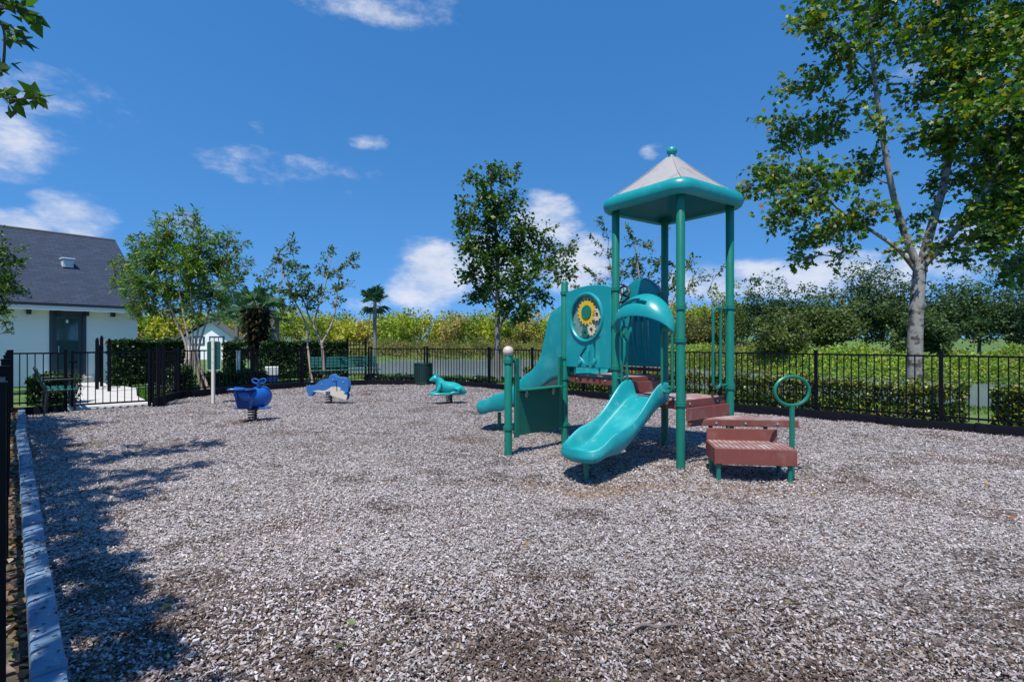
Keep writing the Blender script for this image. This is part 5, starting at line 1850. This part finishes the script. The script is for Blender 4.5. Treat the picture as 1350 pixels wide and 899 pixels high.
tree('crape_myrtle', 'sparse airy crape myrtle seen behind the tower posts', (t0.x, t0.y, 0), None, None, pxclumps(cl, Zm, .5), 'diamond', GREEN, [3, 4, 2, 1, .4], 'bark_myrtle', leafsize=.095, per=1400, twigs=12, shoots=22, shoot_len=.55, stems=stems, limb_from=(.4, 1), limb_r=.014, spread=.35)

# dense crape myrtle by the house
Zl = 15.2
t0 = px(255, 512, Zl)
cl = [(180, 325, 22, 1), (165, 352, 18, .9), (155, 375, 12, .6), (195, 350, 26, 1.4), (210, 312, 18, .9), (225, 295, 14, .7), (232, 320, 26, 1.4), (255, 300, 16, .8), (258, 285, 8, .4), (262, 325, 28, 1.4), (290, 320, 20, .9), (305, 312, 10, .5), (300, 345, 22, 1), (320, 350, 12, .5), (215, 345, 30, 1.6), (245, 352, 30, 1.7), (275, 355, 28, 1.5),
      (185, 378, 22, 1.2), (212, 382, 26, 1.5), (240, 385, 28, 1.6), (268, 388, 26, 1.4), (295, 378, 22, 1), (170, 395, 14, .8), (195, 405, 18, 1), (225, 412, 20, 1), (255, 412, 20, 1), (285, 405, 16, .8), (310, 372, 12, .5), (238, 282, 7, .35), (205, 292, 9, .4), (315, 330, 8, .3), (148, 355, 8, .4), (180, 415, 12, .7), (165, 372, 14, 1), (288, 420, 12, .7)]
stems = [([Vector((t0.x + o * .03, t0.y + random.uniform(-.12, .12), -.05)), px(255 + o * .35, 470, Zl), px(255 + o * 1.0, 420, Zl), px(255 + o * 2.0, 360, Zl), px(255 + o * 2.8, 310, Zl)], (.042, .012)) for o in (-24, -12, -2, 8, 18)]
tree('crape_myrtle', 'bushy multi-stemmed crape myrtle beside the white house', (t0.x, t0.y, 0), None, None, pxclumps(cl, Zl, .7), 'slim', [(0.05, 0.13, 0.02), (0.085, 0.19, 0.024), (0.14, 0.235, 0.028), (0.22, 0.23, 0.03), (0.2, 0.1, 0.03)], [3, 4, 3, 1, .15], 'bark_myrtle', leafsize=.15, per=1750, twigs=22, shoots=60, shoot_len=.3, stems=stems, limb_from=(.35, 1), limb_r=.014, spread=.45)

# slender crape myrtle further right
Zs_ = 17.8
cl = [(352, 360, 12, .6), (375, 350, 16, .9), (385, 330, 12, .6), (372, 338, 8, .4), (395, 355, 18, 1), (360, 385, 16, .9), (385, 385, 20, 1.1), (405, 375, 18, 1), (405, 400, 16, .9), (375, 405, 14, .8), (425, 360, 14, .8), (432, 338, 10, .6), (440, 330, 8, .4), (445, 360, 14, .8), (460, 345, 9, .5), (470, 352, 6, .3), (440, 385, 16, .8), (462, 375, 9, .4),
      (420, 395, 14, .6), (445, 402, 12, .5), (345, 372, 8, .4), (388, 322, 6, .3)]
t1, t2 = px(428, 506, Zs_), px(412, 506, Zs_ - .3)
stems = [([Vector((t1.x, t1.y, -.05)), px(425, 460, Zs_), px(420, 445, Zs_), px(405, 410, Zs_), px(390, 360, Zs_)], (.055, .012)), ([px(425, 452, Zs_), px(440, 420, Zs_), px(445, 380, Zs_), px(452, 345, Zs_)], (.04, .01)),
         ([px(425, 455, Zs_), px(415, 425, Zs_), px(428, 380, Zs_), px(436, 340, Zs_)], (.035, .01)), ([Vector((t2.x, t2.y, -.05)), px(406, 460, Zs_), px(402, 425, Zs_), px(380, 380, Zs_), px(368, 350, Zs_)], (.045, .01))]
tree('crape_myrtle', 'slender open crape myrtle behind the green bench and dolphin rider', (t1.x, t1.y, 0), None, None, pxclumps(cl, Zs_, .5), 'diamond', GREEN, [3, 4, 2, 1, .5], 'bark_myrtle', leafsize=.11, per=1250, twigs=12, shoots=26, shoot_len=.35, stems=stems, limb_from=(.45, 1), limb_r=.014, spread=.38)

# tree at the house corner, left edge
Zh = 14.6
t0 = px(-12, 500, Zh)
cl = [(5, 330, 18, 1), (-20, 340, 26, 1.2), (15, 350, 18, 1), (0, 372, 24, 1.4), (-30, 380, 30, 1.4), (32, 330, 9, .4), (20, 385, 14, .8), (-10, 405, 24, 1.2), (8, 425, 12, .5), (-45, 350, 30, 1), (2, 310, 10, .4), (-40, 420, 26, 1), (14, 438, 7, .3)]
stems = [([Vector((t0.x, t0.y, -.05)), px(-14, 450, Zh), px(-12, 400, Zh), px(-8, 340, Zh)], (.08, .03))]
tree('small_tree', 'dark small tree in front of the house roof at the left edge', (t0.x, t0.y, 0), None, None, pxclumps(cl, Zh, .5), 'diamond', GREEN, [4, 3, 1.5, .3, .1], 'bark_dark', leafsize=.09, per=2400, twigs=16, stems=stems, limb_from=(.4, 1), limb_r=.02, spread=.5)

# big tree just left of the camera; its branch tips hang into the top left corner, its unseen crown is shaped to shade the left side
tb_ = Vector((-6.4, 2.2, 0))
cl = [(px(22, 15, 5.2), .20, 1.0), (px(5, 40, 5.3), .16, .8), (px(-15, 8, 5.0), .35, 1), (px(4, 92, 5.3), .10, .8), (px(15, 132, 5.1), .16, .8), (px(50, 128, 5.1), .07, .5), (px(-20, 130, 5.2), .25, .8)]
for k in range(22):
    zf_ = random.uniform(4.2, 9.2); h_ = random.uniform(4.3, 6.6)
    reach = np.interp(zf_, [0, 3.2, 4.4, 6.6, 7.6, 9], [.55, .6, 1.5, 1.5, .8, .6])
    cc = left_line(zf_, -.06) + Vector((.72, .69, 0)) * (-.414 * h_ + random.uniform(-.1, float(reach))) - LD * .21 * h_
    if cc.x / max(.3, cc.y) > -1.25: continue
    cl.append((Vector((cc.x, cc.y, h_)), random.uniform(.42, .7), 1.0))
for zf_ in np.arange(.6, 9.6, .34):  # dense unseen clumps set so their shade covers the border and fence shadow
    for h_ in (4.4, 4.9, 5.4):
        cc = left_line(float(zf_), -.06) + Vector((.72, .69, 0)) * (-.414 * h_ + .39 + random.uniform(-.06, .06)) - LD * .21 * h_
        if cc.x / max(.3, cc.y) > -1.2: continue
        cl.append((Vector((cc.x, cc.y, h_)), .24, 2.8))
stems = [([tb_ - UP * .05, tb_ + Vector((.05, .0, 1.4)), tb_ + Vector((-.1, .1, 2.8)), tb_ + Vector((-.5, .1, 4.5)), tb_ + Vector((-.7, 0, 6.6))], (.19, .05)), ([tb_ + Vector((0, .1, 2.6)), tb_ + Vector((.4, 1.1, 3.6)), tb_ + Vector((.9, 2.4, 4.1))], (.08, .02)), ([tb_ + Vector((0, .0, 2.6)), tb_ + Vector((1.2, -1.0, 4.0)), tb_ + Vector((2.6, -1.8, 5.2))], (.09, .03))]
tree('shade_tree', 'overhanging branch tips with dark leaves of a tree at the top left corner', tuple(tb_), None, None, cl, 'wide', GREEN, [4, 3, 1, .3, .1], 'bark_dark', leafsize=.13, per=470, twigs=7, stems=stems, limb_from=(.45, 1), limb_r=.02, spread=.5, droop=.4)


# hedges -------------------------------------------------------------
def hedge(name, label, a, b, w, z0, z1, n, cols, wts, leafsize=.07, group=None, cat='hedge', rough=.06, stemsN=6):
    a = Vector(a); b = Vector(b); u = (b - a); L = u.length; u.normalize(); nv = Vector((-u.y, u.x, 0))
    root = empty(name, tuple(a), label, cat, group)
    # leaves concentrated in the outer shell of the clipped body
    s_ = rng.uniform(0, L, n); t_ = rng.uniform(-w / 2, w / 2, n); h = rng.uniform(z0, z1, n)
    face = rng.choice(3, n, p=[.42, .30, .28])
    depth = np.abs(rng.normal(0, .07, n))
    t_ = np.where(face == 0, -w / 2 + depth, t_)
    h = np.where(face == 1, z1 - depth, h)
    bumps = rough * (2 * vnoise(s_, h, .4, 9) - 1) + rough * .7 * (2 * vnoise(s_, h, .16, 8) - 1)
    t_ = np.where(face == 0, t_ - bumps, t_)
    h = np.where(face == 1, h + rough * (2 * vnoise(s_, t_, .35, 12) - 1) + rng.exponential(.018, n), h)
    # side of the wedge nearest us is at -nv if that faces the camera
    if (nv).dot(-a) > 0: t_ = -t_
    P = np.array(tuple(a))[None] + s_[:, None] * np.array(tuple(u))[None] + t_[:, None] * np.array(tuple(nv))[None]
    P[:, 2] = h
    c = palette(n, cols, wts)
    me = leaf_mesh('foliage', P, leafsize, c, 'wide', .3, 0, M['leaf_gloss'])
    link('foliage', me, None, root, smooth=False)
    st_ = MB()
    for k in range(max(2, int(L * stemsN / 2))):
        q = a + u * random.uniform(.05, L - .05) + nv * random.uniform(-.02, .02)
        st_.tube([(q.x, q.y, -.02), (q.x + random.uniform(-.08, .08), q.y + random.uniform(-.08, .08), z0 + (z1 - z0) * .75)], [.018, .008], 5)
    st_.tube([a + u * .04 - UP * .03, b - u * .04 - UP * .03], .02, 5)
    for k in range(max(2, int(L / .5))):
        q = a + u * (L * (k + .5) / max(2, int(L / .5)))
        st_.tube([q - nv * w * .32 - UP * .03, q + nv * w * .32 - UP * .03], .015, 5)
    st_.build('stems', M['bark_dark'], root)
    return root


DARKH = [(0.012, 0.038, 0.010), (0.022, 0.06, 0.014), (0.04, 0.095, 0.018), (0.075, 0.14, 0.02)]
hedge('hedge', 'tall dark clipped hedge behind the gate, right of the house', px(143, 500, 16.4).xy.to_3d(), px(240, 500, 18.0).xy.to_3d(), .7, .05, 1.40, 16000, DARKH, [4, 4, 2, .6], .085)
hedge('hedge', 'dark hedge section behind the cream sign post', px(296, 500, 18.4).xy.to_3d(), px(322, 500, 18.6).xy.to_3d(), .6, .05, 1.34, 5000, DARKH, [4, 4, 2, .5], .085)
hedge('hedge', 'long black-green hedge behind the back fence and green bench', px(345, 500, 19.4).xy.to_3d(), px(457, 500, 20.2).xy.to_3d(), .7, .05, 1.36, 15000, DARKH, [5, 4, 1.4, .3], .085)
hedge('shrub', 'low rounded shrub behind the bench at the foot of the house', px(42, 520, 11.6).xy.to_3d(), px(104, 520, 11.9).xy.to_3d(), .6, .02, .62, 6000, DARKH, [4, 4, 2, .5], .06, cat='shrub', rough=.1)
hedge('shrub', 'low shrub at the right of the lawn patch beside the gate post', px(222, 512, 14.6).xy.to_3d(), px(246, 512, 15.2).xy.to_3d(), .5, .02, .62, 3500, DARKH, [3, 4, 2, 1], .06, cat='shrub', rough=.1)
hedge('shrub', 'strip of low shrubs under the myrtle trunks along the back left fence', px(262, 512, 15.3).xy.to_3d(), px(345, 512, 17.6).xy.to_3d(), .5, .02, .42, 7000, DARKH, [2, 4, 3, 1.5], .07, cat='shrub', rough=.1)
hedge('shrub', 'low green shrubs behind the curved back fence near the trash can', px(484, 505, 18.6).xy.to_3d(), px(655, 505, 16.9).xy.to_3d(), 0.4, -.1, .2, 10000, DARKH, [3, 4, 2, 1], .07, cat='shrub', rough=.1)
YH = [(0.035, 0.075, 0.014), (0.085, 0.14, 0.02), (0.17, 0.22, 0.03), (0.28, 0.26, 0.035), (0.18, 0.10, 0.03)]


def rl(t, off):          # point along the right fence, off metres outside
    a, b = RIGHT[1], RIGHT[0]
    u = (b - a).normalized(); nv = Vector((-u.y, u.x, 0))
    if nv.dot(Vector((1, 1, 0))) < 0: nv = -nv
    return a + u * t + nv * off


for t0_, t1_, lab, n in ((1.2, 6.6, 'low yellow-green hedge behind the right fence, left end beyond the climber', 13000), (6.75, 11.05, 'low yellow-green hedge behind the right fence, beside the hand hoop', 13000),
                         (11.35, 12.25, 'short piece of low hedge between two lawn gaps behind the right fence', 5000), (12.55, 16.0, 'low yellow-green hedge at the right end of the right fence', 13000)):
    hedge('hedge', lab, rl(t0_, .75), rl(t1_, .75), .7, .02, .66, n, YH, [3, 4, 3, 1.4, .6], .062, group='low hedge pieces behind the right fence', rough=.08)


# palms ----------------------------------------------------------------
def palm(name, label, base, h, r, nf, fl, cols, lean=(0, 0), thatch=False, fan=True, seed=1, trunk_m='bark_grey'):
    rnd = random.Random(seed)
    root = empty(name, tuple(base), label, 'palm')
    B = Vector(base); Tp = B + Vector((lean[0], lean[1], h))
    pts = [B - UP * .05, B.lerp(Tp, .35) + Vector((.02, 0, 0)), B.lerp(Tp, .7), Tp]
    p = smooth_path(pts, 6)
    tb = MB(); tb.tube(p, [r * (1.2 if i == 0 else 1) * (1 + .06 * (i % 2)) for i in range(len(p))], 10)
    tb.build('trunk', M[trunk_m], root, ang=60)
    if thatch:
        n = 900
        th = rng.uniform(0, 2 * np.pi, n); zz = rng.uniform(.35 * h, h * 1.02, n)
        rad = r * 1.2 + rng.uniform(0, .17, n) * (.5 + .6 * (zz / h))
        P = np.stack([B.x + rad * np.cos(th), B.y + rad * np.sin(th), zz], 1)
        c = palette(n, [(.055, .05, .025), (.03, .03, .016), (.09, .07, .035)], [3, 3, 1])
        axd = np.stack([.25 * np.cos(th), .25 * np.sin(th), -np.ones(n)], 1)
        link('skirt', leaf_mesh('skirt', P, .42, c, 'slim', .0, 0, M['leaf'], axis=axd), None, root, smooth=False)
    V = []; Fc = []; cl_ = []
    st_ = MB()
    for k in range(nf):
        az_ = 2 * math.pi * (k * .382) + rnd.uniform(-.2, .2)
        elv = R(rnd.uniform(-35, 80))
        d = Vector((math.cos(az_) * math.cos(elv), math.sin(az_) * math.cos(elv), math.sin(elv)))
        pl_ = fl * rnd.uniform(.45, .65)
        hub = Tp + d * pl_ + Vector((0, 0, -.08 * (1 - d.z)))
        st_.tube([Tp, Tp + d * pl_ * .5 + UP * .03, hub], [.014, .011, .008], 5)
        side_ = d.cross(UP)
        if side_.length < .1: side_ = Vector((1, 0, 0))
        side_.normalize(); nv = side_.cross(d).normalized()
        nb = 17
        col = palette(1, cols, [1] * len(cols))[0]
        for j in range(nb):
            a = R(-115 + 230 * j / (nb - 1))
            bd_ = (d * math.cos(a) + side_ * math.sin(a) + nv * rnd.uniform(-.1, .15)).normalized()
            ln_ = fl * rnd.uniform(.5, .68)
            w_ = .028 + fl * .012
            perp = bd_.cross(nv).normalized()
            m1 = hub + bd_ * ln_ * .55
            tip = hub + bd_ * ln_ - UP * ln_ * rnd.uniform(.08, .35)
            i0 = len(V)
            V += [hub, m1 + perp * w_, tip, m1 - perp * w_]
            Fc += [(i0, i0 + 1, i0 + 2), (i0, i0 + 2, i0 + 3)]
            cc = col * rnd.uniform(.8, 1.2)
            cl_ += [cc, cc]
    V = np.array([tuple(v) for v in V]); lp = np.array(Fc).ravel()
    me = np_mesh('fronds', V, lp, np.arange(len(Fc)) * 3, np.array(cl_), M['leaf'])
    fo = link('fronds', me, None, root, smooth=False)
    st_.build('petioles', M['leaf_stalk'], root)
    return root


M['leaf_stalk'] = mat('palm_stalk', (0.09, 0.12, 0.04), .6, .2, 8)
PG = [(0.05, 0.13, 0.05), (0.07, 0.17, 0.06), (0.10, 0.19, 0.11)]
b_ = px(338, 500, 21); palm('fan_palm', 'shaggy fan palm with brown thatch on its trunk, behind the back fence', (b_.x, b_.y, 0), 2.75, .16, 13, .95, PG, thatch=True, seed=3, trunk_m='thatch')
b_ = px(362, 500, 24); palm('fan_palm', 'smooth blue-grey trunked palm right of the shaggy palm', (b_.x, b_.y, 0), 2.75, .20, 11, .85, PG, seed=4)
b_ = px(312, 500, 23); palm('fan_palm', 'silvery fan palm in front of the small gabled building', (b_.x, b_.y, 0), 2.5, .10, 11, 1.2, [(0.16, 0.26, 0.19), (0.10, 0.20, 0.13)], seed=5)
b_ = px(494, 500, 27); palm('cabbage_palm', 'tall slim cabbage palm standing against the sky left of the white cloud', (b_.x, b_.y, -.1), 3.6, .09, 16, .85, [(0.025, 0.075, 0.03), (0.04, 0.10, 0.045)], seed=6)


# woods beyond the pond --------------------------------------------------
def blob_tree_points(c, rx, rz, n, lobes=11):
    """leaf positions on the shells of many lobes making an uneven crown"""
    c = np.array(c)
    out = []
    dirs = unit(rng.normal(size=(lobes, 3)))
    dirs[:, 2] = dirs[:, 2] * .9 + .1
    for d in dirs:
        k = rng.uniform(.35, .95)
        lc = c + d * np.array([rx, rx, rz]) * k * .8
        lr = rng.uniform(.28, .5) * np.array([rx, rx, rz * .8])
        m = n // lobes
        q = unit(rng.normal(size=(m, 3))) * (rng.uniform(.55, 1.05, (m, 1)))
        out.append(lc + q * lr)
    return np.concatenate(out)


def wood(name, label, trees, leafsize, cat='woods', shape='wide'):
    P = []; C = []; tk = MB()
    for (x, y, h, r, col, n) in trees:
        z0 = float(terrain_z(np.array([x]), np.array([y]))[0])
        q = blob_tree_points((x, y, z0 + h * .5), r, h * .52, n, 14)
        q[:, 2] = np.maximum(q[:, 2], z0 + .05 * h)
        P.append(q)
        C.append(palette(len(q), [col, tuple(k * 1.35 for k in col), tuple(k * .62 for k in col)], [3, 2, 2], .25))
        tk.tube([(x, y, z0 - .2), (x + random.uniform(-.2, .2), y, z0 + h * .5)], [.12, .06], 5)
    P = np.concatenate(P); C = np.concatenate(C)
    me = leaf_mesh(name, P, leafsize, C, shape, .3, 0, M['farleaf'])
    o = link(name, me, None, None, smooth=False)
    tag(o, label, cat, kind='stuff')
    t_ = tk.build('trunks', M['bark_grey'], o)
    return o


YG = [(0.30, 0.34, 0.035), (0.37, 0.38, 0.04), (0.21, 0.29, 0.035), (0.15, 0.23, 0.035), (0.35, 0.30, 0.09), (0.10, 0.17, 0.035), (0.27, 0.23, 0.12)]
tr = []
for k in range(118):
    x = -62 + 92 * (k + random.uniform(-.4, .4)) / 118
    y = 63 + random.uniform(0, 13) + (6 if k % 3 == 0 else 0)
    top_y = 404 + random.uniform(-4, 16)
    h = CAMH + (451 - top_y) * y / F + .3
    if x > 6: h *= .95
    tr.append((x, y, h, random.uniform(1.9, 3.0), random.choice(YG[:5] if random.random() < .8 else YG), 760))
for k in range(46):
    a_ = -1.02 + 2.2 * (k + random.uniform(-.3, .3)) / 46
    y = random.uniform(88, 100)
    tr.append((a_ * y, y, CAMH + (451 - 411 + random.uniform(-6, 8)) * y / F, random.uniform(3.6, 5.0), random.choice(YG[2:4] + YG[5:6]), 1100))
wood('far_woods', 'sunlit yellow-green woods on the far bank of the pond', tr, .34)
tr = []
for k in range(150):
    x = -58 + 66 * k / 150 + random.uniform(-.5, .5)
    y = float(shore_far(np.array([x]))[0]) + random.uniform(.6, 3.2)
    tr.append((x, y, random.uniform(1.2, 2.6), random.uniform(.9, 1.5), random.choice([(0.24, 0.22, 0.06), (0.2, 0.22, 0.045), (0.26, 0.2, 0.1), (0.13, 0.16, 0.04)]), 230))
wood('bank_brush', 'tawny reeds and brush along the far pond bank', tr, .24, 'brush', 'slim')

# nearer trees behind the marsh on the right, each its own
RT = [(958, 392, 46, 26, (0.16, 0.20, 0.03), 'bright lime green young tree right of the tower, above the fence'),
      (925, 425, 45, 30, (0.11, 0.12, 0.035), 'olive bushy tree behind the tower at the start of the marsh'),
      (1005, 388, 42, 30, (0.045, 0.085, 0.03), 'dark feathery tree nearest the tower among the marsh trees'),
      (1055, 398, 38, 34, (0.04, 0.08, 0.028), 'dark green tree under the white cloud among the marsh trees'),
      (1095, 405, 35, 32, (0.075, 0.11, 0.028), 'mid green tree with tawny foliage left of the pale trunk'),
      (1140, 372, 40, 36, (0.05, 0.09, 0.03), 'tall dark tree just left of the pale trunk'),
      (1180, 385, 38, 34, (0.055, 0.095, 0.032), 'dark green tree directly behind the pale trunk'),
      (1245, 398, 36, 36, (0.045, 0.085, 0.03), 'dark green tree right of the pale trunk'),
      (1290, 380, 37, 38, (0.06, 0.105, 0.032), 'broad green tree second from the right edge behind the marsh'),
      (1345, 385, 34, 40, (0.04, 0.08, 0.032), 'dark bluish green tree at the right edge behind the marsh'),
      (1400, 375, 36, 44, (0.045, 0.085, 0.03), 'dark tree cut by the right edge behind the marsh'),
      (1030, 425, 33, 26, (0.09, 0.12, 0.03), 'small tawny green tree in front of the dark marsh trees'),
      (1215, 425, 30, 26, (0.06, 0.10, 0.03), 'low green tree right beside the pale trunk, above the marsh')]
for (x, ty, Z, rp, col, lab) in RT:
    p = px(x, 451, Z); z0 = float(terrain_z(np.array([p.x]), np.array([p.y]))[0])
    h = (CAMH + (451 - ty) * Z / F - z0) * 1.16
    root = empty('marsh_tree', (p.x, p.y, z0), lab, 'tree', 'trees behind the marsh')
    r_ = rp * Z / F * 1.35
    q = blob_tree_points((p.x, p.y, z0 + h * .54), r_, h * .47, 7500, 22)
    # loose sprays breaking the outline
    sp_ = np.array([p.x, p.y, z0 + h * .62]) + unit(rng.normal(size=(60, 3)) + np.array([0, 0, .5])) * np.array([r_, r_, h * .46]) * rng.uniform(.9, 1.12, (60, 1))
    q = np.concatenate([q] + [s_ + rng.normal(size=(14, 3)) * .13 for s_ in sp_])
    q[:, 2] = np.maximum(q[:, 2], z0 + .05)
    col = tuple(k * 1.15 for k in col)
    C = palette(len(q), [col, tuple(k * 1.5 for k in col), tuple(k * .6 for k in col), (col[0] * 1.9, col[1] * 1.45, col[2])], [3, 2, 2.4, .7], .25)
    link('crown', leaf_mesh('crown', q, .185, C, 'wide', .3, 0, M['farleaf']), None, root, smooth=False)
    tbm = MB().tube([(p.x, p.y, z0 - .2), (p.x + .1, p.y, z0 + h * .3), (p.x, p.y, z0 + h * .6)], [.13, .1, .05], 7)
    for k in range(6):
        e = Vector((p.x, p.y, z0 + h * .55)) + Vector((random.uniform(-1, 1) * r_ * .8, random.uniform(-1, 1) * r_ * .8, random.uniform(0, h * .35)))
        tbm.tube([(p.x, p.y, z0 + h * random.uniform(.25, .5)), e], [.05, .015], 5)
    tbm.build('trunk', M['bark_grey'], root)

# marsh shrubs and reeds on the right bank
n = 90000
X = rng.uniform(5, 40, n); off = rng.uniform(-1.2, 9, n)
Y = shore_far(X) + off
k = (X / Y > .30) & (X / Y < 1.25)
X, Y, off = X[k], Y[k], off[k]
hmax = .3 + 0.95 * vnoise(X, Y, 1.6, 31) * np.clip((off + 1) / 2.0, .3, 1) + .4 * vnoise(X, Y, .5, 32)
zz = terrain_z(X, Y) + hmax * np.sqrt(rng.uniform(.0, 1, len(X)))
P = np.stack([X, Y, zz], 1)
tone = vnoise(X, Y, 2.2, 33)[:, None]
c = palette(len(X), [(0.2, 0.25, 0.035), (0.14, 0.22, 0.03), (0.08, 0.15, 0.025), (0.25, 0.23, 0.06)], [3, 4, 3, 1]) * (.95 + .95 * tone)
tag(link('marsh_plants', leaf_mesh('marsh_plants', P, .17, c, 'diamond', .25, -.3, M['farleaf']), None, smooth=False), 'bright green marsh shrubs and reeds along the right bank', 'marsh plants', kind='stuff')

# tawny reeds filling the far bank down to the water
n = 45000
X = rng.uniform(-45, 30, n); off = rng.uniform(-1.6, 14, n)
Y = shore_far(X) + off
k = (X / Y < .5)
X, Y, off = X[k], Y[k], off[k]
zz = terrain_z(X, Y) + rng.uniform(0, 1, len(X)) * (.5 + 1.0 * vnoise(X, Y, 2.0, 41))
zz = np.maximum(zz, -.55)
c = palette(len(X), [(0.24, 0.22, 0.06), (0.17, 0.19, 0.04), (0.11, 0.14, 0.035), (0.28, 0.22, 0.11)], [3, 3, 2, 2]) * (.8 + 1.0 * vnoise(X, Y, 3.0, 42)[:, None])
tag(link('bank_reeds', leaf_mesh('bank_reeds', np.stack([X, Y, zz], 1), .34, c, 'slim', .0, -1.2, M['farleaf']), None, smooth=False), 'tawny reeds filling the far bank down to the water', 'reeds', kind='stuff')

# grass: lawn beyond the fences and the patch by the walk
def grass(name, label, X, Y, h, cols, wts):
    n = len(X)
    Z = terrain_z(X, Y)
    P = np.stack([X, Y, Z], 1)
    axd = np.stack([rng.normal(0, .35, n), rng.normal(0, .35, n), np.ones(n)], 1)
    tv, tf = LEAF['blade']
    t = unit(axd); b = unit(np.cross(t, rng.normal(size=(n, 3))))
    hh = h * rng.uniform(.5, 1.4, n)[:, None]; ww = .012 * (1 + np.clip(Y - 12, 0, 20) * .06)[:, None]
    V = np.stack([P - b * ww, P + b * ww, P + t * hh], 1).reshape(-1, 3)
    c = palette(n, cols, wts)
    me = np_mesh(name, V, np.arange(n * 3), np.arange(n) * 3, c, M['grass'])
    tag(link(name, me, None, smooth=False), label, 'grass', kind='stuff')


n = 90000
X = rng.uniform(-9, 12, n); Y = rng.uniform(11, 32, n)
k = (X + .983 * Y > 15.6) & (Y < shore_near(X) + .8) & (Y > 17.6 + np.minimum(0, (X + 3)) * -.2 - np.maximum(0, X + 2) * 1.0)
k &= ~((X < -4.5) & (Y < 20.5))
grass('lawn_grass', 'mown green lawn between the back fence and the pond', X[k], Y[k], .09, [(0.14, 0.25, 0.035), (0.2, 0.30, 0.04), (0.09, 0.17, 0.025)], [4, 3, 2])
n = 26000
X = rng.uniform(-13.5, -8.0, n); Y = rng.uniform(11.8, 18.0, n)
poly = [(-7.95, 11.8), (-9.55, 13.5), (-11.1, 15.55), (-12.2, 16.6), (-9.5, 17.2), (-7.8, 15.4), (-8.5, 13.2)]
k = in_poly(X, Y, poly)
grass('lawn_patch', 'bright green lawn patch between the concrete walk and the hedge', X[k], Y[k], .06, [(0.08, 0.20, 0.02), (0.12, 0.25, 0.03), (0.05, 0.13, 0.015)], [4, 3, 2])

tris = sum(len(o.data.polygons) for o in scene.objects if o.type == 'MESH')
print('objects', len(scene.objects), 'faces', tris)
